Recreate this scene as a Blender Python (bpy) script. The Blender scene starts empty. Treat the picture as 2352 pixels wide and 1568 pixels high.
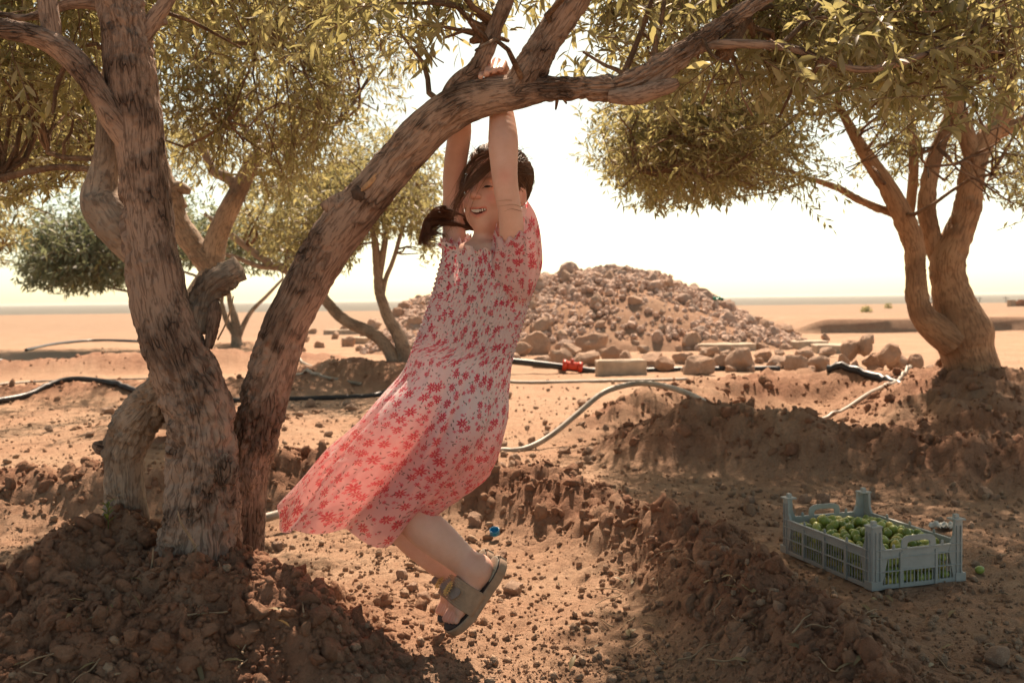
import bpy, bmesh, math, random
import numpy as np
from math import radians, sin, cos, pi
from mathutils import Vector, Matrix

rng = np.random.default_rng(11)
random.seed(11)
sc = bpy.context.scene

# ------------------------------------------------------------------ camera
F, CX, CY = 2287.0, 1176.0, 784.0          # measured picture units: 2352 x 1568
HC = 0.95
R3 = Matrix.Rotation(radians(90 - 2.45), 3, 'X') @ Matrix.Rotation(radians(-0.66), 3, 'Z')
RN = np.array(R3)
CAM = np.array((0.0, 0.0, HC))
cam_data = bpy.data.cameras.new('camera')
cam = bpy.data.objects.new('camera', cam_data)
sc.collection.objects.link(cam)
cam.location = CAM
cam.rotation_euler = R3.to_euler()
cam_data.sensor_width = 36.0
cam_data.lens = 36.0 * F / 2352.0
cam_data.clip_start = 0.05
cam_data.clip_end = 20000.0
cam_data.dof.use_dof = True
cam_data.dof.focus_distance = 2.52
cam_data.dof.aperture_fstop = 6.3
sc.camera = cam
sc.render.resolution_x, sc.render.resolution_y = 1024, 682

# ------------------------------------------------------------------ sky and sun
SUN_EL, SUN_AZ = radians(53), radians(7)      # azimuth from +Y towards +X
SUN = np.array((sin(SUN_AZ) * cos(SUN_EL), cos(SUN_AZ) * cos(SUN_EL), sin(SUN_EL)))
world = bpy.data.worlds.new('World')
sc.world = world
world.use_nodes = True
wn = world.node_tree
wn.nodes.clear()
sky = wn.nodes.new('ShaderNodeTexSky')
sky.sky_type = 'NISHITA'
sky.sun_disc = False
sky.sun_elevation = SUN_EL
sky.sun_rotation = SUN_AZ
sky.altitude = 300
sky.air_density = 0.5
sky.dust_density = 1.5
sky.ozone_density = 0.5
tint = wn.nodes.new('ShaderNodeMix')
tint.data_type = 'RGBA'
tint.blend_type = 'MULTIPLY'
tint.inputs[0].default_value = 1.0
tint.inputs[7].default_value = (1.06, 0.93, 0.59, 1)
bg = wn.nodes.new('ShaderNodeBackground')
bg.inputs['Strength'].default_value = 0.14
wo = wn.nodes.new('ShaderNodeOutputWorld')
wn.links.new(sky.outputs[0], tint.inputs[6])
wn.links.new(tint.outputs[2], bg.inputs[0])
wn.links.new(bg.outputs[0], wo.inputs[0])

sun_data = bpy.data.lights.new('sun', 'SUN')
sun_data.energy = 5.0
sun_data.angle = radians(0.6)
sun_data.color = (1.0, 0.78, 0.60)
sun = bpy.data.objects.new('sun', sun_data)
sc.collection.objects.link(sun)
sun.rotation_euler = Vector(SUN).to_track_quat('Z', 'Y').to_euler()
sun.location = (4, 8, 12)

HAZE_DENSITY = 0.00011
vs = sc.view_settings
vs.view_transform = 'Standard'
vs.look = 'None'
vs.exposure = 1.0
vs.gamma = 1.0
sc.cycles.max_bounces = 6
sc.cycles.diffuse_bounces = 3
sc.cycles.glossy_bounces = 2
sc.cycles.transmission_bounces = 4
sc.cycles.transparent_max_bounces = 4
sc.cycles.volume_bounces = 0
sc.cycles.use_denoising = True
sc.cycles.sample_clamp_indirect = 6.0

# ------------------------------------------------------------------ helpers
def at(px, py, d):
    """the point seen at (px, py) of the measured picture, d metres ahead of the camera"""
    return CAM + d * (RN @ np.array(((px - CX) / F, (CY - py) / F, -1.0)))

def atv(px, py, d):
    px, py, d = np.broadcast_arrays(np.asarray(px, float), py, d)
    q = np.stack([(px - CX) / F, (CY - py) / F, -np.ones_like(px)], -1) @ RN.T
    return CAM + q * d[..., None]

def gnd(px, py, z=0.0):
    q = RN @ np.array(((px - CX) / F, (CY - py) / F, -1.0))
    return CAM + q * ((z - HC) / q[2])

def gndv(px, py, z=0.0):
    q = atv(px, py, 1.0) - CAM
    return CAM + q * ((z - HC) / np.minimum(q[..., 2], -1e-5))[..., None]

def proj(P):
    q = (np.asarray(P) - CAM) @ RN
    dd = np.maximum(-q[..., 2], 1e-3)
    return CX + F * q[..., 0] / dd, CY - F * q[..., 1] / dd, -q[..., 2]

def in_poly(px, py, poly):
    px, py = np.asarray(px, float), np.asarray(py, float)
    r = np.zeros(px.shape, bool)
    n = len(poly)
    for i in range(n):
        x0, y0 = poly[i]
        x1, y1 = poly[(i + 1) % n]
        c = (y0 > py) != (y1 > py)
        with np.errstate(divide='ignore', invalid='ignore'):
            r ^= c & (px < (x1 - x0) * (py - y0) / ((y1 - y0) or 1e-9) + x0)
    return r

def sample_poly(poly, n):
    a = np.array(poly, float)
    lo, hi = a.min(0), a.max(0)
    out = np.zeros((0, 2))
    while len(out) < n:
        p = lo + rng.random((n * 3, 2)) * (hi - lo)
        out = np.vstack([out, p[in_poly(p[:, 0], p[:, 1], poly)]])
    return out[:n]

def unit(v):
    v = np.asarray(v, float)
    return v / np.maximum(np.linalg.norm(v, axis=-1, keepdims=True), 1e-9)

def smooth(a, b, x):
    t = np.clip((np.asarray(x, float) - a) / (b - a), 0, 1)
    return t * t * (3 - 2 * t)

def _hash(ix, iy, iz, seed):
    h = (ix.astype(np.int64) * 374761393 + iy.astype(np.int64) * 668265263 + iz.astype(np.int64) * 2147483647 + seed * 974634541) & 0xffffffff
    h = ((h ^ (h >> 13)) * 1274126177) & 0xffffffff
    h = ((h ^ (h >> 16)) * 2246822519) & 0xffffffff
    return ((h ^ (h >> 15)) & 0xffffff) / float(0x1000000)

def vnoise(p, seed=0):
    p = np.asarray(p, float)
    i = np.floor(p)
    f = p - i
    f = f * f * (3 - 2 * f)
    ix, iy, iz = (i[..., k].astype(np.int64) for k in range(3))
    r = 0
    for a in (0, 1):
        wa = f[..., 0] if a else 1 - f[..., 0]
        for b in (0, 1):
            wb = f[..., 1] if b else 1 - f[..., 1]
            for c in (0, 1):
                wc = f[..., 2] if c else 1 - f[..., 2]
                r = r + wa * wb * wc * _hash(ix + a, iy + b, iz + c, seed)
    return r * 2 - 1

def fbm(p, octv=4, seed=0):
    p = np.asarray(p, float)
    r, a = 0, 0.5
    for k in range(octv):
        r = r + a * vnoise(p, seed + k * 17)
        p = p * 2.03 + 11.3
        a *= 0.5
    return r

def lumps(x, y, s, seed):
    """rounded clod-like bumps of size s on the plane, 0..1"""
    x, y = np.asarray(x) / s, np.asarray(y) / s
    ix, iy = np.floor(x).astype(np.int64), np.floor(y).astype(np.int64)
    z = np.zeros_like(ix)
    best = np.zeros(x.shape)
    for a in (-1, 0, 1):
        for b in (-1, 0, 1):
            jx = ix + a + 0.15 + 0.7 * _hash(ix + a, iy + b, z, seed)
            jy = iy + b + 0.15 + 0.7 * _hash(ix + a, iy + b, z, seed + 5)
            sz = 0.35 + 0.65 * _hash(ix + a, iy + b, z, seed + 9)
            d2 = ((x - jx) ** 2 + (y - jy) ** 2) / (sz * 0.85) ** 2
            best = np.maximum(best, np.sqrt(np.maximum(0, 1 - d2)) * sz)
    return best

COLL = sc.collection

def tag(o, label=None, cat=None, group=None, kind=None):
    for k, v in (('label', label), ('category', cat), ('group', group), ('kind', kind)):
        if v:
            o[k] = v
    return o

def obj(name, me, mat=None, parent=None):
    o = bpy.data.objects.new(name, me)
    COLL.objects.link(o)
    if me is not None and mat is not None and len(me.materials) == 0:
        me.materials.append(mat)
    if parent is not None:
        o.parent = parent
    return o

def empty(name, loc=(0, 0, 0), rz=0.0):
    o = bpy.data.objects.new(name, None)
    COLL.objects.link(o)
    o.location = loc
    o.rotation_euler = (0, 0, rz)
    o.empty_display_size = 0.05
    return o

def mesh_np(name, V, polys, mat=None, smooth_=True, attrs=None):
    """polys: list of int arrays (n, k), k corners each"""
    V = np.asarray(V, np.float32)
    me = bpy.data.meshes.new(name)
    polys = [np.asarray(p, np.int32) for p in polys if len(p)]
    me.vertices.add(len(V))
    me.vertices.foreach_set('co', V.ravel())
    nl = sum(p.size for p in polys)
    npoly = sum(len(p) for p in polys)
    me.loops.add(nl)
    me.polygons.add(npoly)
    me.loops.foreach_set('vertex_index', np.concatenate([p.ravel() for p in polys]))
    tot = np.concatenate([np.full(len(p), p.shape[1], np.int32) for p in polys])
    start = np.concatenate([[0], np.cumsum(tot)[:-1]]).astype(np.int32)
    me.polygons.foreach_set('loop_start', start)
    try:
        me.polygons.foreach_set('loop_total', tot)
    except Exception:
        pass
    me.polygons.foreach_set('use_smooth', np.full(npoly, bool(smooth_)))
    for k, a in (attrs or {}).items():
        a = np.asarray(a, np.float32)
        if a.ndim == 1:
            me.attributes.new(k, 'FLOAT', 'POINT').data.foreach_set('value', a)
        elif a.shape[1] == 3:
            me.attributes.new(k, 'FLOAT_VECTOR', 'POINT').data.foreach_set('vector', a.ravel())
        else:
            me.attributes.new(k, 'FLOAT_COLOR', 'POINT').data.foreach_set('color', a.ravel())
    me.update(calc_edges=True)
    if mat is not None:
        me.materials.append(mat)
    return me

def grid_faces(n, m, wrap=False):
    """quads of an n x m vertex grid (rows x columns); wrap closes the columns"""
    i = np.arange(n - 1)[:, None]
    j = np.arange(m if wrap else m - 1)[None, :]
    j2 = (j + 1) % m
    return np.stack([i * m + j, i * m + j2, (i + 1) * m + j2, (i + 1) * m + j], -1).reshape(-1, 4)

def spline(pts, step=None, n=None):
    """Catmull-Rom through rows of pts (any width), resampled evenly by the first three columns"""
    P = np.asarray(pts, float)
    if len(P) == 2:
        P = np.vstack([P[0], (P[0] + P[1]) / 2, P[1]])
    Q = np.vstack([2 * P[0] - P[1], P, 2 * P[-1] - P[-2]])
    out = []
    for i in range(1, len(Q) - 2):
        t = np.linspace(0, 1, 24, endpoint=False)[:, None]
        a, b, c, d = Q[i - 1], Q[i], Q[i + 1], Q[i + 2]
        out.append(0.5 * (2 * b + (c - a) * t + (2 * a - 5 * b + 4 * c - d) * t ** 2 + (3 * b - a - 3 * c + d) * t ** 3))
    out = np.vstack(out + [P[-1:]])
    s = np.concatenate([[0], np.cumsum(np.linalg.norm(np.diff(out[:, :3], axis=0), axis=1))])
    if n is None:
        n = max(4, int(s[-1] / step) + 1)
    u = np.linspace(0, s[-1], n)
    return np.stack([np.interp(u, s, out[:, k]) for k in range(out.shape[1])], -1), u

def frames(P):
    T = unit(np.gradient(P, axis=0))
    N = np.zeros_like(T)
    a = np.array((0, 0, 1.0)) if abs(T[0][2]) < 0.9 else np.array((1.0, 0, 0))
    N[0] = unit(np.cross(T[0], a))
    for i in range(1, len(P)):
        v = N[i - 1] - T[i] * np.dot(N[i - 1], T[i])
        N[i] = unit(v)
    return T, N, np.cross(T, N)

def tube(P, r, ns=12, cap=True, rough=0.0, freq=10.0, seed=0, ridge=0.0):
    """closed tube along P; returns verts, faces, bark coordinates"""
    P = np.asarray(P, float)
    r = np.broadcast_to(np.asarray(r, float), (len(P),))
    T, N, B = frames(P)
    th = np.linspace(0, 2 * pi, ns, endpoint=False)
    ring = N[:, None, :] * np.cos(th)[None, :, None] + B[:, None, :] * np.sin(th)[None, :, None]
    s = np.concatenate([[0], np.cumsum(np.linalg.norm(np.diff(P, axis=0), axis=1))])
    rr = np.repeat(r[:, None], ns, 1)
    base = P[:, None, :] + ring * rr[..., None]
    rm = max(float(np.median(r)), 1e-4)
    bk = np.stack([np.broadcast_to(np.cos(th) * rm, rr.shape), np.broadcast_to(np.sin(th) * rm, rr.shape), np.broadcast_to(s[:, None], rr.shape)], -1)
    if rough:
        low = fbm(base * freq, 4, seed)
        rr = rr * (1 + rough * 2 * low)
        if ridge:
            wv = fbm(base * freq * 1.7, 3, seed + 2)[..., None]
            q = bk * np.array((1, 1, 0.20)) * freq * 5 + wv * 0.9
            n1 = np.clip(1 - np.abs(fbm(q, 3, seed + 3)) * 3.2, 0, 1)
            q2 = bk * np.array((1, 1, 0.42)) * freq * 11 + wv * 1.6
            n2 = np.clip(1 - np.abs(fbm(q2, 3, seed + 6)) * 3.4, 0, 1)
            patch = smooth(-.12, .16, fbm(base * freq * 0.5, 3, seed + 8))
            rr = rr - ridge * (n1 ** 2 * (.25 + .75 * patch) + .75 * n2 ** 2 * patch) + ridge * 0.9 * fbm(base * freq * 5, 3, seed + 5) * (.25 + .75 * patch)
    V = P[:, None, :] + ring * rr[..., None]
    n = len(P)
    V = V.reshape(-1, 3)
    fs = [grid_faces(n, ns, True)[:, ::-1]]
    bk = bk.reshape(-1, 3)
    if cap:
        V = np.vstack([V, P[0] - T[0] * r[0] * 0.1, P[-1] + T[-1] * r[-1] * 0.25])
        bk = np.vstack([bk, bk[:1], bk[-1:]])
        j = np.arange(ns)
        k = (j + 1) % ns
        fs.append(np.stack([j, k, np.full(ns, n * ns)], -1)[:, ::1])
        o = (n - 1) * ns
        fs.append(np.stack([o + k, o + j, np.full(ns, n * ns + 1)], -1))
    return V, fs, bk

class Soup:
    """collects several shells into one mesh"""
    def __init__(s):
        s.v, s.f, s.n, s.a = [], {}, 0, []
    def add(s, V, fs, a=None):
        V = np.asarray(V, float)
        for f in fs:
            f = np.asarray(f)
            s.f.setdefault(f.shape[1], []).append(f + s.n)
        s.v.append(V)
        s.a.append(np.zeros((len(V), 3)) if a is None else np.asarray(a))
        s.n += len(V)
        return s
    def box(s, c, d, rot=None):
        """c centre, d full sizes, chamfer-free box"""
        c, d = np.asarray(c, float), np.asarray(d, float) / 2
        V = np.array([(x, y, z) for z in (-1, 1) for y in (-1, 1) for x in (-1, 1)], float) * d
        if rot is not None:
            V = V @ np.asarray(rot).T
        return s.add(V + c, [np.array([(0, 2, 3, 1), (4, 5, 7, 6), (0, 1, 5, 4), (2, 6, 7, 3), (0, 4, 6, 2), (1, 3, 7, 5)])])
    def tube(s, P, r, ns=8, **k):
        V, fs, bk = tube(P, r, ns, **k)
        return s.add(V, fs, bk)
    def mesh(s, name, mat=None, smooth_=True, attr=None):
        return mesh_np(name, np.vstack(s.v), [np.vstack(s.f[k]) for k in s.f], mat, smooth_, {attr: np.vstack(s.a)} if attr else None)

def ico(sub):
    bm = bmesh.new()
    bmesh.ops.create_icosphere(bm, subdivisions=sub, radius=1.0)
    V = np.array([v.co[:] for v in bm.verts])
    f = np.array([[v.index for v in p.verts] for p in bm.faces])
    bm.free()
    return V, f
ICO = {k: ico(k) for k in (1, 2, 3, 4)}

def rock(sub, seed, cuts=7, lump=0.18, flat=1.0):
    """an angular stone of about unit radius"""
    r = np.random.default_rng(seed)
    V, f = ICO[sub]
    V = V.copy()
    for _ in range(cuts):
        n = unit(r.normal(size=3))
        h = 0.55 + 0.3 * r.random()
        dd = V @ n
        V = np.where((dd > h)[:, None], V - n * ((dd - h) * 0.92)[:, None], V)
    V = V * (1 + lump * fbm(V * 1.7 + seed, 3, seed)[:, None] * 2)
    return V * np.array((1, 0.7 + 0.3 * r.random(), flat * (0.6 + 0.3 * r.random()))), f

def merge_np(protos, which, M, T):
    """protos: list of (V, f); copies placed by 3x3 matrices M and offsets T"""
    Vs, fs, ids, n = [], [], [], 0
    for k, (V, f) in enumerate(protos):
        idx = np.where(which == k)[0]
        if not len(idx):
            continue
        VV = np.einsum('nij,vj->nvi', M[idx], V) + T[idx][:, None, :]
        Vs.append(VV.reshape(-1, 3))
        fs.append((f[None] + (np.arange(len(idx)) * len(V))[:, None, None] + n).reshape(-1, f.shape[1]))
        ids.append(np.repeat(idx, len(V)))
        n += len(idx) * len(V)
    return np.vstack(Vs), np.vstack(fs), np.concatenate(ids)

def rand_rot(n, r=None):
    r = r or rng
    q = unit(r.normal(size=(n, 4)))
    w, x, y, z = q.T
    return np.stack([np.stack([1 - 2 * (y * y + z * z), 2 * (x * y - z * w), 2 * (x * z + y * w)], -1),
                     np.stack([2 * (x * y + z * w), 1 - 2 * (x * x + z * z), 2 * (y * z - x * w)], -1),
                     np.stack([2 * (x * z - y * w), 2 * (y * z + x * w), 1 - 2 * (x * x + y * y)], -1)], 1)

# ------------------------------------------------------------------ materials
class NT:
    def __init__(s, name):
        s.m = bpy.data.materials.new(name)
        s.m.use_nodes = True
        s.t = s.m.node_tree
        s.t.nodes.clear()
        s.out = s.t.nodes.new('ShaderNodeOutputMaterial')
    def n(s, typ, ins=None, **kw):
        nd = s.t.nodes.new('ShaderNode' + typ)
        for k, v in kw.items():
            setattr(nd, k, v)
        for k, v in (ins or {}).items():
            s.put(nd.inputs[k], v)
        return nd
    def put(s, sock, v):
        if hasattr(v, 'is_output'):
            s.t.links.new(v, sock)
        elif isinstance(v, (tuple, list)) and len(v) == 3 and sock.type == 'RGBA':
            sock.default_value = (*v, 1)
        else:
            sock.default_value = v
    def m_(s, op, a, b=None, c=None, clamp=False):
        nd = s.n('Math', operation=op, use_clamp=clamp)
        for i, v in enumerate((a, b, c)):
            if v is not None:
                s.put(nd.inputs[i], v)
        return nd.outputs[0]
    def mix(s, f, a, b, blend='MIX'):
        nd = s.n('Mix', data_type='RGBA', blend_type=blend)
        s.put(nd.inputs[0], f)
        s.put(nd.inputs[6], a)
        s.put(nd.inputs[7], b)
        return nd.outputs[2]
    def ramp(s, f, stops):
        nd = s.n('ValToRGB', {'Fac': f})
        e = nd.color_ramp.elements
        while len(e) < len(stops):
            e.new(0.5)
        for i, (p, c) in enumerate(stops):
            e[i].position = p
            e[i].color = (*c, 1) if isinstance(c, (tuple, list)) else (c, c, c, 1)
        return nd.outputs[0]
    def noise(s, vec, scale, detail=4.0, rough=0.55, out=0):
        return s.n('TexNoise', {'Vector': vec, 'Scale': scale, 'Detail': detail, 'Roughness': rough}).outputs[out]
    def attr(s, name, out='Fac'):
        return s.n('Attribute', attribute_name=name).outputs[out]
    def scalev(s, vec, sc_):
        return s.n('Mapping', {'Vector': vec, 'Scale': sc_}).outputs[0]
    def bump(s, h, strength=0.5, dist=0.01, normal=None):
        nd = s.n('Bump', {'Height': h, 'Strength': strength, 'Distance': dist})
        if normal is not None:
            s.put(nd.inputs['Normal'], normal)
        return nd.outputs[0]
    def bsdf(s, **kw):
        return s.n('BsdfPrincipled', {k.replace('_', ' '): v for k, v in kw.items()}).outputs[0]
    def done(s, sh):
        s.t.links.new(sh, s.out.inputs['Surface'])
        return s.m
    def pos(s):
        return s.n('NewGeometry').outputs['Position']

def mat_plain(name, col, rough=0.6, var=0.15, scale=30.0, spec=0.4, bump=0.2, bscale=80.0, metal=0.0):
    t = NT(name)
    p = t.n('TexCoord').outputs['Object']
    nz = t.noise(p, scale, 3)
    c = t.mix(t.ramp(nz, [(0.3, 0.0), (0.7, 1.0)]), tuple(x * (1 - var) for x in col), tuple(min(1, x * (1 + var)) for x in col))
    b = t.bump(t.noise(p, bscale, 3), bump, 0.002)
    return t.done(t.bsdf(Base_Color=c, Roughness=rough, Normal=b, Specular_IOR_Level=spec, Metallic=metal))

def mat_soil():
    t = NT('soil')
    p = t.pos()
    w = t.attr('moist')
    big = t.noise(p, 1.3, 4)
    mid = t.noise(p, 9.0, 5, 0.6)
    fine = t.noise(p, 70.0, 5, 0.65)
    dry = t.mix(t.ramp(mid, [(0.3, 0.0), (0.7, 1.0)]), (0.43, 0.27, 0.175), (0.53, 0.37, 0.25))
    dry = t.mix(t.ramp(big, [(0.35, 0.0), (0.7, 0.6)]), dry, (0.43, 0.235, 0.145))
    wet = t.mix(t.ramp(mid, [(0.3, 0.0), (0.72, 1.0)]), (0.26, 0.125, 0.077), (0.41, 0.22, 0.138))
    c = t.mix(w, dry, wet)
    c = t.mix(t.ramp(fine, [(0.3, 0.75), (0.58, 0.0)]), c, t.mix(0.5, c, (0.13, 0.075, 0.045)))
    c = t.mix(t.attr('plain'), c, t.mix(t.noise(p, 0.02, 5), (0.07, 0.075, 0.065), (0.13, 0.125, 0.10)))
    c = t.mix(t.ramp(t.noise(p, 0.09, 5, 0.6), [(0.4, 0.0), (0.65, 0.5)]), c, t.mix(0.5, c, (0.30, 0.215, 0.15)))
    wp = t.n('VectorMath', {0: p, 1: t.n('VectorMath', {0: t.noise(p, 12.0, 3, 0.5, out=1), 1: (0.05, 0.05, 0.05)}, operation='MULTIPLY').outputs[0]}, operation='ADD').outputs[0]
    ck = t.ramp(t.n('TexVoronoi', {'Vector': wp, 'Scale': 11.0}, feature='DISTANCE_TO_EDGE').outputs['Distance'], [(0.0, 1.0), (0.05, 0.0)])
    ck = t.m_('MULTIPLY', ck, t.ramp(big, [(0.45, 0.0), (0.6, 1.0)]))
    hh = t.m_('SUBTRACT', t.noise(p, 26.0, 8, 0.75), t.m_('MULTIPLY', ck, 0.25))
    b = t.bump(hh, 1.0, 0.020)
    b = t.bump(t.noise(p, 150.0, 5, 0.7), 0.9, 0.006, b)
    return t.done(t.bsdf(Base_Color=c, Roughness=0.95, Normal=b, Specular_IOR_Level=0.15))

def mat_stone(name, a, b_, dark):
    t = NT(name)
    p = t.n('TexCoord').outputs['Object']
    oi = t.n('ObjectInfo').outputs['Random']
    c = t.mix(oi, a, b_)
    n1 = t.noise(p, 2.2, 6, 0.65)
    c = t.mix(t.ramp(n1, [(0.35, 0.0), (0.65, 0.75)]), c, t.mix(0.5, c, dark))
    n2 = t.noise(p, 9.0, 5, 0.65)
    c = t.mix(t.ramp(n2, [(0.38, 0.4), (0.55, 0.0)]), c, dark)
    b = t.bump(n2, 0.6, 0.12)
    b = t.bump(t.noise(p, 30.0, 4), 0.5, 0.03, b)
    return t.done(t.bsdf(Base_Color=c, Roughness=0.92, Normal=b, Specular_IOR_Level=0.2))

def mat_bark(name, light, dark, crack=1.0, scale=1.0):
    t = NT(name)
    bk = t.attr('bark', 'Vector')
    p = t.pos()
    q = t.scalev(bk, (1.0, 1.0, 0.16))
    wob = t.noise(q, 16 * scale, 3, 0.5, out=1)
    qq = t.n('VectorMath', {0: q, 1: t.n('VectorMath', {0: wob, 1: (0.07 / scale,) * 3}, operation='MULTIPLY').outputs[0]}, operation='ADD').outputs[0]
    fib = t.noise(qq, 150 * scale, 4, 0.6)
    vor = t.n('TexVoronoi', {'Vector': t.scalev(qq, (1, 1, 2.2)), 'Scale': 62 * scale}, feature='DISTANCE_TO_EDGE').outputs['Distance']
    patch = t.ramp(t.noise(p, 5.5 * scale, 4, 0.6), [(0.47, 0.0), (0.6, 1.0)])
    brk = t.ramp(t.noise(p, 22 * scale, 4, 0.65), [(0.4, 0.0), (0.6, 1.0)])
    crk = t.m_('MULTIPLY', t.ramp(vor, [(0.0, 0.9), (0.11, 0.0)]), t.m_('MULTIPLY', t.m_('MULTIPLY', patch, brk), crack))
    tone = t.ramp(t.noise(p, 2.8 * scale, 5, 0.6), [(0.3, 0.0), (0.7, 1.0)])
    c = t.mix(tone, light, tuple(x * 0.72 for x in light))
    c = t.mix(t.m_('MULTIPLY', patch, 0.8), c, t.mix(0.30, dark, light))
    c = t.mix(t.ramp(fib, [(0.40, 0.9), (0.52, 0.0)]), c, t.mix(0.7, c, dark))
    sp = t.ramp(t.noise(p, 26 * scale, 4, 0.65), [(0.62, 0.0), (0.72, 0.7)])
    c = t.mix(sp, c, dark)
    c = t.mix(crk, c, tuple(x * 0.5 for x in dark))
    plate = t.noise(qq, 48 * scale, 5, 0.7)
    h = t.m_('SUBTRACT', t.m_('MULTIPLY', fib, 0.45), t.m_('MULTIPLY', crk, 1.0))
    h = t.m_('ADD', h, t.m_('MULTIPLY', t.m_('MULTIPLY', plate, patch), 1.8))
    b = t.bump(h, 1.0, 0.011)
    return t.done(t.bsdf(Base_Color=c, Roughness=0.9, Normal=b, Specular_IOR_Level=0.2))

def mat_leaf(name, top, under, trans, tf=0.35):
    t = NT(name)
    v = t.attr('lv')
    back = t.n('NewGeometry').outputs['Backfacing']
    tc = t.mix(v, tuple(x * 0.55 for x in top), tuple(x * 1.5 for x in top))
    uc = t.mix(v, tuple(x * 0.7 for x in under), tuple(x * 1.3 for x in under))
    ye = t.ramp(v, [(0.955, 0.0), (0.975, 0.8)])
    c = t.mix(ye, t.mix(back, tc, uc), (0.36, 0.27, 0.06))
    pr = t.bsdf(Base_Color=c, Roughness=0.5, Specular_IOR_Level=0.35)
    tr = t.n('BsdfTranslucent', {'Color': t.mix(v, tuple(x * 0.7 for x in trans), trans)}).outputs[0]
    mx = t.n('MixShader', {0: tf, 1: pr, 2: tr}).outputs[0]
    return t.done(mx)

MAT = {}
MAT['soil'] = mat_soil()
MAT['stone'] = mat_stone('stone', (0.60, 0.39, 0.27), (0.64, 0.46, 0.34), (0.38, 0.24, 0.165))
MAT['rubble'] = mat_stone('rubble_stone', (0.66, 0.47, 0.365), (0.56, 0.42, 0.34), (0.42, 0.30, 0.235))
MAT['pebble'] = mat_stone('pebble', (0.36, 0.245, 0.165), (0.44, 0.315, 0.22), (0.27, 0.18, 0.12))
MAT['bark'] = mat_bark('olive_bark', (0.43, 0.30, 0.225), (0.085, 0.05, 0.036), 0.9)
MAT['bark_smooth'] = mat_bark('smooth_olive_bark', (0.52, 0.32, 0.19), (0.16, 0.09, 0.055), 0.0, 0.6)
MAT['bark_pale'] = mat_bark('pale_olive_bark', (0.46, 0.355, 0.27), (0.14, 0.10, 0.075), 0.0)
MAT['twig'] = mat_bark('twig_bark', (0.30, 0.19, 0.12), (0.12, 0.07, 0.045), 0.2, 2.0)
MAT['leaf'] = mat_leaf('olive_leaf', (0.080, 0.085, 0.045), (0.33, 0.305, 0.215), (0.58, 0.52, 0.20), 0.46)
MAT['leaf_blue'] = mat_leaf('grey_green_leaf', (0.070, 0.095, 0.065), (0.20, 0.22, 0.17), (0.32, 0.36, 0.18), 0.38)
MAT['leaf_far'] = mat_leaf('distant_olive_leaf', (0.12, 0.13, 0.07), (0.30, 0.28, 0.18), (0.55, 0.49, 0.20), 0.42)
# ------------------------------------------------------------------ ground
def G(px, py, z, h, w):
    p = gnd(px, py, z)
    return (p[0], p[1], h, w)

RIDGES = [
    # berm round the basin of the near tree
    [(-3.2, 4.3, .16, .35), (-1.9, 4.45, .17, .32), (-1.0, 4.55, .22, .33), (-0.3, 4.5, .22, .32), (0.15, 4.2, .20, .30), (0.42, 3.75, .16, .26), (0.58, 3.3, .15, .25),
     (0.66, 2.9, .13, .25), (0.70, 2.5, .14, .27), (0.68, 2.05, .15, .30), (0.6, 1.5, .12, .3)],
    # front berm of the right tree
    [(0.75, 5.9, .16, .35), (1.05, 5.65, .33, .36), (1.45, 5.45, .30, .36), (1.75, 5.25, .22, .34), (2.1, 5.0, .20, .36), (2.6, 4.75, .17, .36), (3.3, 4.7, .15, .36)],
    # its clod mass under the hose and the berm behind
    [(0.62, 6.9, .10, .4), (0.95, 7.2, .26, .40), (1.25, 7.6, .24, .40), (1.6, 8.3, .26, .45), (2.5, 8.7, .28, .5), (3.3, 8.5, .26, .5)],
    # low furrows on the left
    [(-7, 13.5, .15, .7), (-4.5, 14.2, .25, .8), (-2.8, 14.8, .12, .7)],
    [(-5.5, 9.6, .12, .5), (-3.6, 9.9, .16, .55), (-2.0, 10.2, .12, .5)],
    [(-2.6, 12.3, .14, .5), (-1.9, 10.9, .22, .5), (-1.0, 10.4, .20, .5), (-.6, 11.0, .15, .5)],
]
MOUNDS = [  # x, y, h, sx, sy
    (-0.95, 2.52, .27, .50, .48), (-1.15, 2.78, .11, .28, .22), (-0.55, 2.30, .08, .22, .22),
    (3.38, 7.25, .42, .75, .85), (2.9, 6.4, .12, .8, .6),
    (-1.28, 11.3, .24, .55, .5), (-5.6, 20.6, .12, .9, .9), (-2.35, 7.3, .15, .6, .6), (-5.8, 8.6, .2, .8, .8),
]

def ridge_h(x, y, pts):
    best = np.zeros(x.shape)
    for (x0, y0, h0, w0), (x1, y1, h1, w1) in zip(pts[:-1], pts[1:]):
        dx, dy = x1 - x0, y1 - y0
        t = np.clip(((x - x0) * dx + (y - y0) * dy) / (dx * dx + dy * dy), 0, 1)
        d = np.hypot(x - x0 - t * dx, y - y0 - t * dy) / (w0 + (w1 - w0) * t)
        best = np.maximum(best, (h0 + (h1 - h0) * t) * np.exp(-(d * 1.15) ** 2 * (1 + .5 * d)))
    return best

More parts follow.
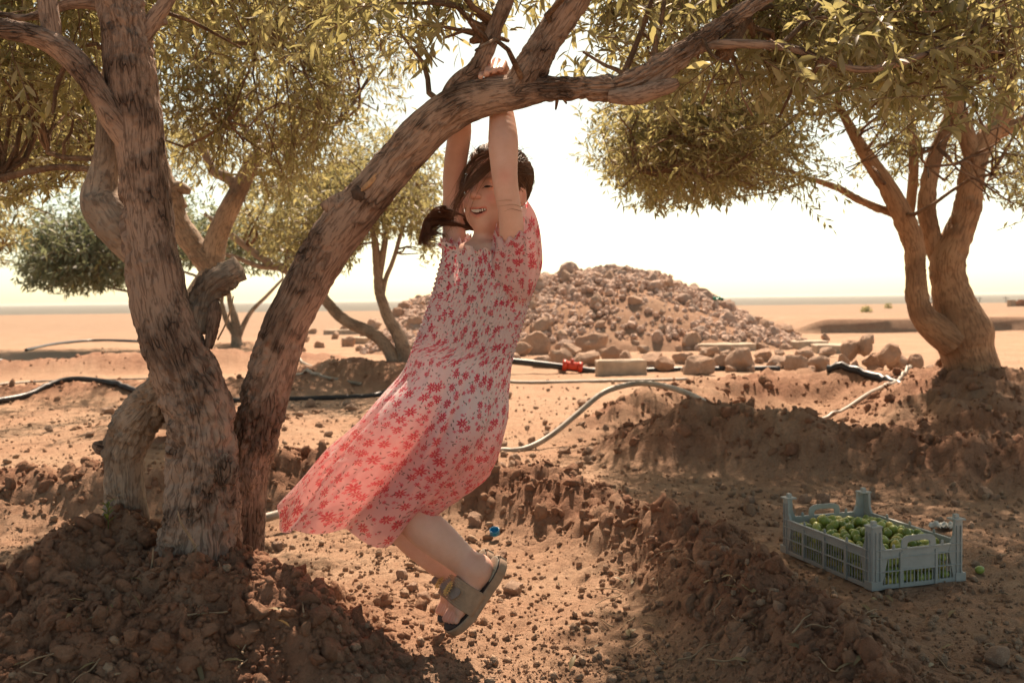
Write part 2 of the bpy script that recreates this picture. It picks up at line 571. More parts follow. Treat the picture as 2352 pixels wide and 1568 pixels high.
def terrain(x, y, detail=True):
    x, y = np.asarray(x, float), np.asarray(y, float)
    near = y < 40
    z = np.zeros(x.shape)
    wx = x + .12 * fbm(np.stack([x * 1.8, y * 1.8, 0 * x], -1), 3, 3)
    wy = y + .12 * fbm(np.stack([x * 1.8, y * 1.8, 0 * x + 7], -1), 3, 4)
    berm = np.zeros(x.shape)
    for r in RIDGES:
        berm = np.maximum(berm, ridge_h(wx, wy, r))
    for mx, my, h, sx, sy in MOUNDS:
        berm = berm + h * np.exp(-((wx - mx) / sx) ** 2 - ((wy - my) / sy) ** 2)
    z += berm
    # broad undulation, the cut bank and low rise on the right, the drop to the plain
    z += .05 * fbm(np.stack([x * .25, y * .25, 0 * x], -1), 3, 21) * smooth(4, 9, y)
    wob = 1.2 * fbm(np.stack([x * .12, 0 * x, 0 * x + 3], -1), 3, 31)
    z += .34 * smooth(24.6 + wob, 24.85 + wob, y) * smooth(6.5, 8.0, x) * (1 - smooth(27, 50, y) * .75)
    z += .12 * np.exp(-((y - 58) / 18) ** 2) * np.exp(-((x - 20) / 14) ** 2)
    z += .05 * smooth(25, 70, y) * (1 - smooth(78, 95, y)) * (1 + .6 * fbm(np.stack([x * .1, y * .1, 0 * x], -1), 3, 41))
    z -= 10 * smooth(85, 320, y)
    rough = np.clip(berm / .14, 0, 1)
    if detail:
        k = 1 - smooth(9, 22, y)
        rr = (.30 + .70 * rough) * k
        patch = np.clip(.75 + .9 * fbm(np.stack([x * 3.1, y * 3.1, 0 * x], -1), 3, 51), .25, 1.5)
        z += rr * patch * .070 * lumps(wx, wy, .19, 1) * rough
        z += rr * patch * .042 * lumps(x, y, .085, 2) * (1 - .7 * smooth(4, 6, y))
        z += rr * patch * .016 * lumps(x, y, .04, 3) * (1 - smooth(3.4, 4.6, y))
        z += rr * .05 * fbm(np.stack([x * 7, y * 7, 0 * x], -1), 5, 61)
        cr = 1 - np.abs(fbm(np.stack([x * 13, y * 13, 0 * x], -1), 4, 63)) * 3
        z -= rr * .022 * np.clip(cr, 0, 1) ** 2
        z += .02 * (lumps(x, y, .45, 4) - .3) * smooth(8, 14, y) * (1 - smooth(45, 80, y)) * (.4 + rough)
    return z, rough

def hz(x, y):
    return float(terrain(np.array([x]), np.array([y]))[0][0])

def gs(px, py, z=0.05):
    """the point of the ground seen at (px, py)"""
    g = gnd(px, py, z)
    for _ in range(6):
        z = .5 * z + .5 * hz(g[0], g[1])
        g = gnd(px, py, z)
    g[2] = hz(g[0], g[1])
    return g

s_mid = np.linspace(-.60, .60, 540)
s_out = .60 * 1.17 ** np.arange(1, 24)
S_ = np.concatenate([-s_out[::-1], s_mid, s_out])
yr = [-60, -30, -15, -8, -4, -2, -1, -.3, .2, .6, .9, 1.15, 1.35, 1.5]
while yr[-1] < 6:
    yr.append(yr[-1] * 1.0040)
while yr[-1] < 9:
    yr.append(yr[-1] * 1.007)
while yr[-1] < 22:
    yr.append(yr[-1] * 1.019)
while yr[-1] < 28:
    yr.append(yr[-1] + .11)
while yr[-1] < 120:
    yr.append(yr[-1] * 1.024)
while yr[-1] < 9000:
    yr.append(yr[-1] * 1.12)
Y_ = np.array(yr)
W_ = np.where(Y_ > 1, .25 + .99 * Y_, 1.24 + (1 - Y_) * 1.0)
XX = S_[None, :] * W_[:, None]
YY = np.repeat(Y_[:, None], len(S_), 1)
ZZ, RO = terrain(XX, YY)

def hz(x, y):
    """height of the ground sheet at (x, y)"""
    i = int(np.clip(np.searchsorted(Y_, y) - 1, 0, len(Y_) - 2))
    f = (y - Y_[i]) / (Y_[i + 1] - Y_[i])
    w = W_[i] * (1 - f) + W_[i + 1] * f
    j = int(np.clip(np.searchsorted(S_, x / w) - 1, 0, len(S_) - 2))
    g = (x / w - S_[j]) / (S_[j + 1] - S_[j])
    return float((ZZ[i, j] * (1 - g) + ZZ[i, j + 1] * g) * (1 - f) + (ZZ[i + 1, j] * (1 - g) + ZZ[i + 1, j + 1] * g) * f)
moist = np.clip(RO * 1.15 * (.65 + .9 * fbm(np.stack([XX * 2, YY * 2, 0 * XX], -1), 3, 71)) * (1 - smooth(14, 26, YY)), 0, 1)
moist = np.maximum(moist, .35 * smooth(6.5, 8, XX) * np.exp(-((YY - 25) / 1.0) ** 2))  # darker soil tone along the cut bank on the right
me = mesh_np('ground', np.stack([XX, YY, ZZ], -1).reshape(-1, 3), [grid_faces(len(Y_), len(S_))], MAT['soil'], True, {'moist': moist.ravel(), 'plain': np.maximum(smooth(88, 200, YY), .34 * smooth(13, 40, YY)).ravel()})
ground = tag(obj('ground', me), kind='structure')

# crumbled clods on the dug soil
def scatter(n, ylo, yhi, keep, smin, smax, power, protos, name, mat, sink=.25, xlo=-60, xhi=2412, moist_of=None, label=None, cat=None):
    px = xlo + rng.random(n) * (xhi - xlo)
    py = ylo + rng.random(n) * (yhi - ylo)
    P = gndv(px, py, .08)
    x, y = P[:, 0], P[:, 1]
    z, ro = terrain(x, y)
    ok = (rng.random(n) < keep(x, y, ro)) & (y < 24) & (y > 1.2)
    x, y, z, ro = x[ok], y[ok], z[ok], ro[ok]
    m = len(x)
    s = smin * (smax / smin) ** (rng.random(m) ** power)
    s *= np.clip(y / 2.6, .8, 2.6) ** .5
    M = rand_rot(m) * s[:, None, None] * (np.stack([np.ones(m), .75 + .25 * rng.random(m), .6 + .3 * rng.random(m)], -1))[:, None, :]
    T = np.stack([x, y, z + s * (.5 - sink)], -1)
    V, f, ids = merge_np(protos, rng.integers(0, len(protos), m), M, T)
    mo = moist_of(ro, m)[ids] if moist_of else None
    o = obj(name, mesh_np(name, V, [f], mat, True, {'moist': mo} if mo is not None else None))
    return tag(o, label, cat, kind='stuff')

clod_protos = []
for k in range(10):
    V, f = rock(2, 600 + k, 7, .0)
    clod_protos.append((V * (1 + .46 * fbm(V * 2.1 + k * 3, 4, k)[:, None] * 2), f))
crumb_protos = []
for k in range(10):
    V, f = ICO[1]
    crumb_protos.append((V * (1 + .5 * fbm(V * 1.9 + k * 5, 2, k + 40)[:, None] * 2), f))
mo_ = lambda ro, m: np.clip(ro * (.5 + .7 * rng.random(m)), 0, 1)
scatter(8600, 840, 1720, lambda x, y, ro: .03 + .97 * smooth(.15, .8, ro), .010, .040, 2.1, clod_protos, 'soil_clods', MAT['soil'], sink=.42,
        moist_of=mo_, label='crumbly brown clods of freshly dug soil', cat='soil')
scatter(11000, 840, 1720, lambda x, y, ro: .3 + .7 * smooth(.1, .7, ro), .006, .014, 1.6, crumb_protos, 'soil_crumbs', MAT['soil'], sink=.25,
        moist_of=mo_, label='small brown crumbs of soil between the clods', cat='soil')
OV = np.array([(1, 0, 0), (-1, 0, 0), (0, 1, 0), (0, -1, 0), (0, 0, 1), (0, 0, -1)], float)
OF = np.array([(0, 2, 4), (2, 1, 4), (1, 3, 4), (3, 0, 4), (2, 0, 5), (1, 2, 5), (3, 1, 5), (0, 3, 5)])
grit_protos = [(OV * rng.uniform(.55, 1.1, (6, 1)) + rng.normal(size=(6, 3)) * .18, OF) for k in range(10)]
scatter(52000, 900, 1720, lambda x, y, ro: (.75 + 0 * ro) * (.35 + .65 * smooth(-.15, .2, fbm(np.stack([x * 2.5, y * 2.5, 0 * x], -1), 3, 81))), .0022, .0075, 1.7, grit_protos, 'soil_grit', MAT['soil'], sink=.15,
        moist_of=lambda ro, m: np.clip(ro * .8 + .45 * rng.random(m) ** 2, 0, 1), label='fine gritty soil strewn over the ground', cat='soil')
peb_protos = [rock(1, 200 + k, 3, .1) for k in range(8)]
scatter(6500, 790, 1720, lambda x, y, ro: .55 - .45 * ro, .004, .022, 2.4, peb_protos, 'gravel', MAT['pebble'],
        sink=.1, label='small pale pebbles scattered over the bare earth', cat='gravel')
# ------------------------------------------------------------------ olive trees
def wood(name, pts, parent, mat, ns=14, rough=.05, ridge=0.0, freq=9.0, seed=0, step=.35, taper_tip=None):
    """a stem or limb through (px, py, d, width in px)"""
    A = [np.append(at(a, b, c), w * c / F / 2) for a, b, c, w in pts]
    rm = np.median([a[3] for a in A])
    Q, u = spline(A, step=max(rm * step, .006))
    V, fs, bk = tube(Q[:, :3], np.maximum(Q[:, 3], .0015), ns, True, rough, freq, seed, ridge)
    o = obj(name, mesh_np(name, V, fs, mat, True, {'bark': bk}), None, parent)
    return o, Q

LIT = [
    [(560, 1090), (1000, 1100), (1290, 1050), (1380, 1060), (1390, 1200), (1430, 1350), (1380, 1500), (1280, 1620), (960, 1620), (860, 1500), (760, 1330), (650, 1240), (560, 1220)],
    [(1120, 780), (1700, 770), (1780, 880), (1500, 880), (1340, 980), (1280, 1050), (1120, 1080)],
    [(1740, 915), (2060, 900), (2090, 1000), (1900, 1040), (1760, 985)],
    [(-40, 1010), (330, 1010), (330, 1150), (230, 1160), (-40, 1270)],
]
HALF_LIT = [[(60, 1330), (330, 1260), (420, 1420), (200, 1560), (40, 1560)], [(420, 1400), (560, 1330), (760, 1330), (880, 1620), (640, 1500), (520, 1560)], [(220, 1240), (380, 1190), (380, 1290), (240, 1330)]]
SUN_SHAFTS = [(at(720, 1120, 2.58), .24), (at(830, 1010, 2.58), .16), (at(620, 1180, 2.6), .18), (at(1150, 360, 2.64), .12), (at(1225, 520, 2.56), .10), (at(1040, 380, 2.68), .07), (at(1000, 520, 2.64), .08), (at(1130, 1290, 2.5), .12), (at(1070, 1420, 2.5), .12)]

def shaded_ok(P):
    """False for crown points whose shadow would fall on ground the photograph shows in sun"""
    g = P - SUN * ((P[:, 2:3] - .05) / SUN[2])
    px, py, d = proj(g)
    bad = np.zeros(len(P), bool)
    for poly in LIT:
        bad |= in_poly(px, py, poly) & (d > .5)
    for poly in HALF_LIT:
        bad |= in_poly(px, py, poly) & (d > .5) & (fbm(g * 3.5, 2, 5) > -.10)
    for q, r in SUN_SHAFTS:
        v = P - q
        t = v @ SUN
        bad |= (np.linalg.norm(v - t[:, None] * SUN, axis=1) < r) & (t > 0)
    return ~bad

def leaf_quads(B, D, N, L, Wd, lv, fine):
    """leaves from base points B along D with face normals N"""
    Sd = unit(np.cross(D, N))
    N = np.cross(Sd, D)
    L, Wd = L[:, None], Wd[:, None]
    n = len(B)
    if fine:
        bend = .12 * L
        m1 = B + D * L * .33 + N * bend * .35
        m2 = B + D * L * .68 + N * bend * .2
        tip = B + D * L - N * bend * .5
        fo = N * Wd * .16
        V = np.stack([B, m1, m2, tip, m1 + Sd * Wd * .46 + fo, m2 + Sd * Wd * .42 + fo, m1 - Sd * Wd * .46 + fo, m2 - Sd * Wd * .42 + fo], 1)
        o = (np.arange(n) * 8)[:, None]
        tri = np.concatenate([o + np.array(k) for k in ((0, 4, 1), (5, 3, 2), (0, 1, 6), (2, 3, 7))])
        quad = np.concatenate([o + np.array(k) for k in ((4, 5, 2, 1), (1, 2, 7, 6))])
        return V.reshape(-1, 3), [tri, quad], np.repeat(lv, 8)
    mid = B + D * L * .5 + N * L * .06
    V = np.stack([B, mid + Sd * Wd * .5, B + D * L, mid - Sd * Wd * .5], 1)
    return V.reshape(-1, 3), [np.arange(n * 4).reshape(-1, 4)], np.repeat(lv, 4)

def crown(tree, skel, polys, mat, leaf_len, leaf_w, twigs_per, leaves_per, spread, fine, seed, n_parts=0, extra=None, branch_r=.008, twig_len=.3, droop=.25, check=True, limit=None, clear_wood=None):
    """branches run from the nearest wood to each clump; twigs leave the clump and carry paired leaves"""
    global rng
    rng = np.random.default_rng(seed)
    cen = []
    for poly, d0, d1, n in polys:
        p = sample_poly(poly, n)
        cen.append(atv(p[:, 0], p[:, 1], d0 + rng.random(n) * (d1 - d0)))
    if extra is not None:
        cen.append(extra)
    C = np.vstack(cen)
    if check:
        C = C[shaded_ok(C)]
    sk = np.vstack(skel)
    qx, qy, qd = proj(sk[:, :3])                   # leave the place of the hands free
    sk = sk[~((qx > 1020) & (qx < 1200) & (qy > 120) & (qy < 300) & (qd < 3))]
    br = Soup()
    tw = Soup()
    B, D = [], []
    up = np.array((0, 0, 1.0))
    for c in C:
        dist = np.linalg.norm(sk[:, :3] - c, axis=1) + np.maximum(0, sk[:, 2] - c[2]) * .5
        k = np.argmin(dist)
        a = sk[k, :3]
        v = c - a
        l = np.linalg.norm(v)
        m = a + v * .5 + rng.normal(size=3) * l * .10 + up * l * .10
        m2 = a + v * .25 + rng.normal(size=3) * l * .05
        P, _ = spline(np.vstack([a, m2, m, c]), n=max(6, int(l / .10)))
        r0 = min(branch_r * (1 + l * .6), sk[k, 3] * .7)
        br.tube(P, np.linspace(r0, branch_r * .35, len(P)), 5, rough=.06, freq=20)
        if len(P) > 8:
            sk = np.vstack([sk, np.hstack([P[::3], np.full((len(P[::3]), 1), branch_r)])])
        nt = max(3, int(twigs_per * (.7 + .6 * rng.random())))
        ax = unit(v + np.array((0, 0, -.2)) * l)
        for _ in range(nt):
            f = rng.random() ** .6
            b0 = P[min(len(P) - 1, int((1 - .45 * (1 - f)) * (len(P) - 1)))] + rng.normal(size=3) * spread * .25
            d0 = unit(ax * .35 + rng.normal(size=3) * .8 + np.array((0, 0, -droop)))
            B.append(b0)
            D.append(d0)
    B, D = np.array(B), np.array(D)
    nT = len(B)
    Lt = twig_len * (.55 + .9 * rng.random(nT))
    ts = 5 if fine else 3
    s = np.linspace(0, 1, ts)
    sag = np.array((0, 0, -1.0)) * droop
    TP = B[:, None, :] + D[:, None, :] * (Lt[:, None] * s)[..., None] + sag * (Lt[:, None] * s ** 2)[..., None] * .5 + rng.normal(size=(nT, ts, 3)) * Lt[:, None, None] * .025 * s[None, :, None]
    TP += rng.normal(size=(nT, 1, 3)) * spread * .12
    keep = shaded_ok(TP[:, ts // 2]) if check else np.ones(nT, bool)
    if limit is not None:                          # no shoots hang below the pruned underside
        lx, ly = np.array(limit, float).T
        for j in (ts // 2, ts - 1):
            px, py, d = proj(TP[:, j])
            keep &= py + 14 < np.interp(px, lx, ly)
    if clear_wood is not None:                     # trunk and main limbs are bare
        wpx, wpy, wd = proj(clear_wood[:, :3])
        wr = clear_wood[:, 3] / wd * F + 16
        for j in range(ts):
            px, py, d = proj(TP[:, j])
            hit = ((px[:, None] - wpx) ** 2 + (py[:, None] - wpy) ** 2 < wr ** 2) & (d[:, None] < wd + .1)
            keep &= ~hit.any(1)
    TP, Lt = TP[keep], Lt[keep]
    nT = len(TP)
    # twig shafts: three-sided slivers
    tr = branch_r * .26
    th = np.arange(3) * 2 * pi / 3
    tdir = unit(TP[:, -1] - TP[:, 0])
    n1 = unit(np.cross(tdir, rng.normal(size=(nT, 3))))
    n2 = np.cross(tdir, n1)
    rad = tr * (1 - .75 * s)
    V = TP[:, :, None, :] + (n1[:, None, None, :] * np.cos(th)[None, None, :, None] + n2[:, None, None, :] * np.sin(th)[None, None, :, None]) * rad[None, :, None, None]
    gf = grid_faces(ts, 3, True)
    tw.add(V.reshape(-1, 3), [(gf[None] + (np.arange(nT) * ts * 3)[:, None, None]).reshape(-1, 4)])
    obj('branches', br.mesh('branches', MAT['twig'], True, 'bark'), None, tree)['kind'] = 'stuff'
    obj('twigs', tw.mesh('twigs', MAT['twig'], True, 'bark'), None, tree)['kind'] = 'stuff'
    # leaves in opposite pairs along each twig
    n = leaves_per
    f = np.tile(np.linspace(.12, 1, n), (nT, 1)) + rng.normal(size=(nT, n)) * .03
    f = np.clip(f, 0, 1)
    x = f * (ts - 1)
    i = np.minimum(x.astype(int), ts - 2)
    w = (x - i)[..., None]
    ti = np.arange(nT)[:, None]
    base = TP[ti, i] * (1 - w) + TP[ti, i + 1] * w
    td = unit(TP[ti, i + 1] - TP[ti, i])
    side = np.where(np.arange(n) % 2 == 0, 1.0, -1.0)[None, :, None]
    phase = (np.arange(n) // 2 % 2) * pi / 2
    a = phase[None, :, None] + rng.normal(size=(nT, n, 1)) * .5
    lat = n1[:, None, :] * np.cos(a) + n2[:, None, :] * np.sin(a)
    ld = unit(td * .75 + lat * side * .8 + np.array((0, 0, -.35)) * droop * 2 + rng.normal(size=(nT, n, 3)) * .18)
    nm = unit(np.array((0, 0, 1.0)) + rng.normal(size=(nT, n, 3)) * .55 + .3 * td)
    base, ld, nm = base.reshape(-1, 3), ld.reshape(-1, 3), nm.reshape(-1, 3)
    m = len(base)
    L = leaf_len * (.6 + .6 * rng.random(m))
    Wd = leaf_w * (.75 + .5 * rng.random(m))
    lv = rng.random(m)
    near = np.zeros(m, bool)
    if n_parts:
        px, py, d = proj(base + ld * L[:, None] * .5)
        ins = (px > 0) & (px < 2352) & (py > 0) & (py < 1568)
        near[np.argsort(np.where(ins, d / L, 1e9))[:n_parts]] = True
    V, fs, a = leaf_quads(base[~near], ld[~near], nm[~near], L[~near], Wd[~near], lv[~near], fine)
    o = obj('foliage', mesh_np('foliage', V, fs, mat, True, {'lv': a}), None, tree)
    o['kind'] = 'stuff'
    if n_parts:
        protos = []
        for k in range(6):
            V, fs, a = leaf_quads(np.zeros((1, 3)), np.array([[1.0, 0, 0]]), np.array([[0, 0, 1.0]]), np.array([1.0]), np.array([.18 + .03 * k]), np.array([k / 6]), True)
            protos.append(mesh_np('leaf', V, fs, mat, True, {'lv': a}))
        for j in np.where(near)[0]:
            o = obj('leaf', protos[int(lv[j] * 6) % 6], None, tree)
            x_ = ld[j]
            y_ = unit(np.cross(nm[j], x_))
            o.matrix_world = Matrix.Translation(base[j]) @ Matrix(np.stack([x_, y_, np.cross(x_, y_)], 1)).to_4x4() @ Matrix.Scale(L[j], 4)
    return m

def tree(label):
    t = empty('olive_tree', (0, 0, 0))
    tag(t, label, 'tree', 'olive trees of the grove')
    return t

# ---- near tree with the leaning limb
T1 = tree('large near olive tree whose leaning limb the girl hangs from')
sk1 = []
bark = MAT['bark']
_, q = wood('trunk', [(448, 1420, 2.58, 240), (449, 1340, 2.60, 205), (460, 1240, 2.62, 184), (465, 1120, 2.63, 172), (465, 1000, 2.63, 160), (443, 900, 2.63, 158), (400, 800, 2.63, 148),
     (366, 700, 2.63, 136), (350, 600, 2.62, 128), (338, 500, 2.62, 122), (330, 400, 2.61, 112), (318, 300, 2.60, 113), (303, 200, 2.60, 116), (294, 100, 2.59, 112), (276, 0, 2.58, 106), (262, -140, 2.56, 92), (270, -300, 2.52, 70), (320, -480, 2.5, 40)],
     T1, bark, 112, .055, .014, 7.0, 1, .065)
sk1.append(q)
_, q = wood('limb', [(548, 1290, 2.84, 120), (560, 1190, 2.83, 100), (572, 1090, 2.81, 96), (592, 980, 2.77, 108), (622, 860, 2.73, 112), (652, 760, 2.69, 106), (696, 670, 2.66, 106), (748, 575, 2.63, 110),
     (800, 505, 2.60, 108), (862, 432, 2.57, 100), (930, 350, 2.54, 96), (1000, 280, 2.51, 94), (1060, 242, 2.49, 92), (1120, 222, 2.48, 88), (1180, 212, 2.47, 84), (1240, 203, 2.46, 70), (1330, 201, 2.45, 61),
     (1420, 199, 2.44, 62), (1500, 166, 2.43, 64), (1570, 122, 2.42, 56), (1640, 74, 2.41, 48), (1720, 20, 2.42, 42), (1830, -60, 2.45, 34), (1980, -190, 2.5, 22)],
     T1, bark, 88, .05, .010, 8.0, 2, .08)
sk1.append(q)
_, q = wood('fork_branch', [(1170, 228, 2.47, 66), (1215, 165, 2.46, 84), (1255, 95, 2.45, 76), (1300, 30, 2.44, 74), (1345, -40, 2.43, 66), (1400, -160, 2.45, 50), (1450, -320, 2.5, 34)], T1, bark, 44, .04, .005, 9, 3, .14)
sk1.append(q)
_, q = wood('upright_branch', [(1010, 255, 2.50, 40), (1050, 195, 2.49, 44), (1095, 160, 2.48, 46), (1120, 110, 2.47, 40), (1140, 55, 2.47, 38), (1166, -10, 2.46, 36), (1180, -120, 2.45, 28), (1150, -260, 2.4, 18)], T1, bark, 32, .04, .004, 9, 4, .14)
sk1.append(q)
_, q = wood('second_stem', [(335, 600, 2.66, 60), (300, 560, 2.66, 84), (266, 510, 2.66, 100), (238, 462, 2.67, 98), (238, 415, 2.67, 74), (246, 360, 2.67, 60), (247, 300, 2.67, 52), (250, 230, 2.68, 48), (258, 120, 2.70, 42), (240, -20, 2.74, 36), (200, -180, 2.8, 26)], T1, MAT['bark_pale'], 52, .10, .007, 8, 5, .11)
sk1.append(q)
_, q = wood('left_branch', [(300, 330, 2.58, 60), (262, 270, 2.56, 64), (228, 215, 2.54, 56), (185, 155, 2.52, 56), (140, 112, 2.50, 56), (85, 85, 2.48, 50), (0, 64, 2.46, 47), (-120, 40, 2.44, 40), (-260, -40, 2.42, 28)], T1, bark, 36, .04, .005, 9, 6, .14)
sk1.append(q)
_, q = wood('left_upright', [(122, 100, 2.50, 40), (116, 60, 2.50, 46), (108, 0, 2.50, 44), (96, -90, 2.50, 36), (60, -220, 2.5, 24)], T1, bark, 28, .04, .004, 9, 7, .14)
sk1.append(q)
_, q = wood('cross_branch', [(262, 26, 2.60, 34), (215, 8, 2.58, 32), (165, 8, 2.57, 28), (120, 22, 2.56, 24), (60, 40, 2.55, 18), (-20, 30, 2.54, 14)], T1, bark, 22, .05, .003, 9, 8, .2)
sk1.append(q)
_, q = wood('right_fork', [(305, 110, 2.60, 40), (345, 58, 2.60, 42), (375, 15, 2.60, 36), (410, -40, 2.61, 32), (480, -130, 2.65, 24), (600, -240, 2.7, 16)], T1, bark, 26, .04, .003, 9, 9, .2)
sk1.append(q)
wood('stub', [(335, 60, 2.61, 18), (360, 52, 2.61, 22), (382, 48, 2.61, 20)], T1, bark, 18, .08, .003, 20, 10, .2)
_, q = wood('low_stem', [(292, 1290, 2.80, 124), (290, 1200, 2.80, 100), (284, 1110, 2.80, 92), (284, 1035, 2.79, 100), (310, 975, 2.76, 104), (352, 920, 2.72, 100), (392, 872, 2.67, 90)], T1, MAT['bark_pale'], 64, .08, .012, 9, 11, .09)
wood('broken_stub', [(290, 1040, 2.78, 50), (250, 1032, 2.78, 44), (226, 1024, 2.78, 30), (214, 1020, 2.78, 14)], T1, bark, 20, .12, .004, 24, 12, .2)
_, q = wood('broken_limb', [(446, 760, 2.66, 66), (458, 715, 2.67, 70), (470, 676, 2.68, 68), (500, 644, 2.69, 72), (530, 626, 2.70, 72), (550, 616, 2.70, 68)], T1, MAT['bark_pale'], 44, .13, .012, 14, 13, .10)
wood('bark_slab', [(478, 800, 2.63, 18), (486, 765, 2.63, 30), (492, 725, 2.63, 34), (496, 700, 2.63, 26), (498, 688, 2.63, 10)], T1, MAT['bark'], 20, .10, .004, 20, 14, .15)
_, q = wood('arched_branch', [(1560, 130, 2.42, 30), (1640, 104, 2.40, 24), (1740, 102, 2.38, 20), (1820, 112, 2.36, 19), (1900, 142, 2.34, 18), (1980, 160, 2.33, 17), (2060, 148, 2.32, 15), (2140, 118, 2.32, 13), (2190, 98, 2.32, 10), (2260, 60, 2.32, 7)], T1, MAT['bark'], 20, .05, .002, 14, 15, .25)
sk1.append(q)
wood('side_stub', [(1400, 222, 2.42, 30), (1450, 222, 2.40, 42), (1500, 208, 2.39, 40), (1540, 196, 2.38, 34), (1556, 190, 2.38, 20)], T1, MAT['bark'], 26, .10, .005, 18, 16, .15)
for k, pts in enumerate([
    [(1432, 172, 2.44, 16), (1450, 130, 2.45, 14), (1470, 80, 2.46, 13), (1490, 20, 2.47, 11), (1520, -60, 2.5, 8)],
    [(1500, 150, 2.43, 20), (1508, 90, 2.44, 13), (1522, 30, 2.45, 11), (1530, -40, 2.47, 8)],
    [(1436, 174, 2.44, 12), (1415, 160, 2.45, 11), (1390, 150, 2.46, 9), (1340, 120, 2.5, 6)],
    [(1660, 130, 2.43, 40), (1690, 80, 2.45, 36), (1720, 20, 2.5, 30), (1740, -60, 2.55, 24)],
    [(1790, 108, 2.37, 14), (1840, 60, 2.4, 13), (1880, 10, 2.44, 12), (1920, -60, 2.5, 9)],
    [(1610, 85, 2.40, 10), (1640, 130, 2.36, 8), (1690, 150, 2.33, 6)],
    [(2160, 20, 2.6, 16), (2200, 60, 2.6, 14), (2240, 100, 2.6, 12), (2250, 160, 2.6, 8)],
    [(0, 410, 3.0, 16), (60, 396, 2.95, 16), (130, 384, 2.85, 16), (200, 388, 2.75, 15), (240, 395, 2.7, 14)],
    [(110, 350, 2.9, 12), (150, 362, 2.85, 13), (200, 364, 2.8, 13), (240, 366, 2.72, 14)],
    [(150, 150, 2.6, 12), (130, 200, 2.6, 11), (122, 260, 2.6, 7)],
]):
    _, q = wood('side_branch', pts, T1, MAT['twig'], 12, .05, .001, 14, 30 + k, .3)
    sk1.append(q)
CLEAR1 = sk1[:6]
# wound on the limb: a dark cut and bare orange wood
def blob(name, parent, mat, c, ax, r, seed=0, amp=.15):
    V, f = ICO[3]
    V = V * (1 + amp * 2 * fbm(V * 2.3 + seed, 3, seed)[:, None])
    A = np.stack(ax, 1)
    W_ = (V * np.asarray(r)) @ A.T + c
    return obj(name, mesh_np(name, W_, [f], mat, True, {'bark': W_}), None, parent)
MAT['bare_wood'] = mat_plain('bare_wood', (0.42, 0.25, 0.13), .7, .35, 60, .3, .8, 120)
MAT['dark_wood'] = mat_plain('dark_wood', (0.09, 0.06, 0.045), .9, .3, 60, .2, .8, 120)
AX = (np.array((1.0, 0, 0)), np.array((0, 1.0, 0)), np.array((0, 0, 1.0)))
e1 = unit(at(888, 384, 2.5) - at(830, 440, 2.5)); e2 = np.array((0, 1.0, 0)); e3 = np.cross(e1, e2)
blob('bare_wood_patch', T1, MAT['bare_wood'], at(862, 408, 2.519), (e1, e2, e3), (.042, .010, .009), 3, .3)
blob('knot', T1, MAT['dark_wood'], at(826, 446, 2.530), (e1, e2, e3), (.02, .012, .02), 5, .35)
blob('burr', T1, MAT['bark'], at(786, 474, 2.575), (e1, e2, e3), (.055, .03, .030), 7, .5)
blob('knot', T1, MAT['dark_wood'], at(322, 250, 2.565), AX, (.018, .012, .03), 9, .3)
blob('knot', T1, MAT['bark'], at(572, 1090, 2.765), AX, (.03, .02, .04), 10, .3)
blob('burr', T1, MAT['bark'], at(520, 1080, 2.555), AX, (.032, .016, .04), 11, .25)
blob('burr', T1, MAT['bark'], at(1195, 168, 2.445), AX, (.014, .012, .03), 12, .3)

SHADE = [
    [(1440, 1090), (1600, 1040), (2450, 1080), (2450, 1700), (1400, 1700), (1500, 1450), (1490, 1260)],
    [(-80, 1280), (230, 1170), (430, 1330), (560, 1340), (700, 1500), (760, 1700), (-80, 1700)],
    [(-80, 880), (330, 870), (330, 980), (-80, 1000)],
]
shade_clumps = []  # clumps added mostly above the frame to shade the ground in SHADE
for poly, n, z0, z1 in ((SHADE[0], 270, 2.15, 3.1), (SHADE[1], 42, 2.3, 3.2)):
    p = sample_poly(poly, n)
    g = gndv(p[:, 0], p[:, 1], .08)
    z = z0 + rng.random(n) * (z1 - z0)
    P = g + SUN * ((z - .08) / SUN[2])[:, None]
    px, py, d = proj(P)
    shade_clumps.append(P[py < 60])
nl = crown(T1, sk1, [
    ([(1370, -160), (2420, -160), (2420, 300), (2280, 300), (2150, 240), (1900, 280), (1720, 270), (1560, 240), (1450, 150), (1390, 100)], 2.35, 3.5, 84),
    ([(850, -120), (1330, -120), (1250, 40), (1160, 90), (1080, 130), (960, 110), (880, 50)], 2.2, 3.0, 22),
    ([(-80, -120), (330, -120), (230, 220), (180, 280), (-80, 330)], 2.6, 3.6, 46),
    ([(330, -120), (860, -120), (860, 90), (700, 160), (500, 120), (380, 100)], 3.0, 4.4, 36),
    ([(1240, 235), (1360, 235), (1330, 262), (1250, 255)], 2.52, 2.6, 2),
    ], MAT['leaf'], .052, .0118, 12, 16, .34, True, 5, n_parts=300, twig_len=.26, droop=.3,
    limit=[(-400, 340), (60, 330), (200, 270), (330, 160), (600, 190), (860, 190), (960, 190), (1080, 170), (1160, 130), (1200, 120), (1208, 292), (1350, 292), (1365, 110), (1420, 180), (1480, 240), (1560, 290), (1750, 310), (1950, 300), (2150, 280), (2300, 340), (2800, 360)],
    clear_wood=np.vstack([s[::6] for s in CLEAR1]))
crown(T1, sk1, [], MAT['leaf'], .070, .0175, 14, 15, .36, False, 15, extra=np.vstack(shade_clumps), twig_len=.28, droop=.3, limit=[(-9000, 60), (9000, 60)])  # upper foliage out of view, added for the shade it casts

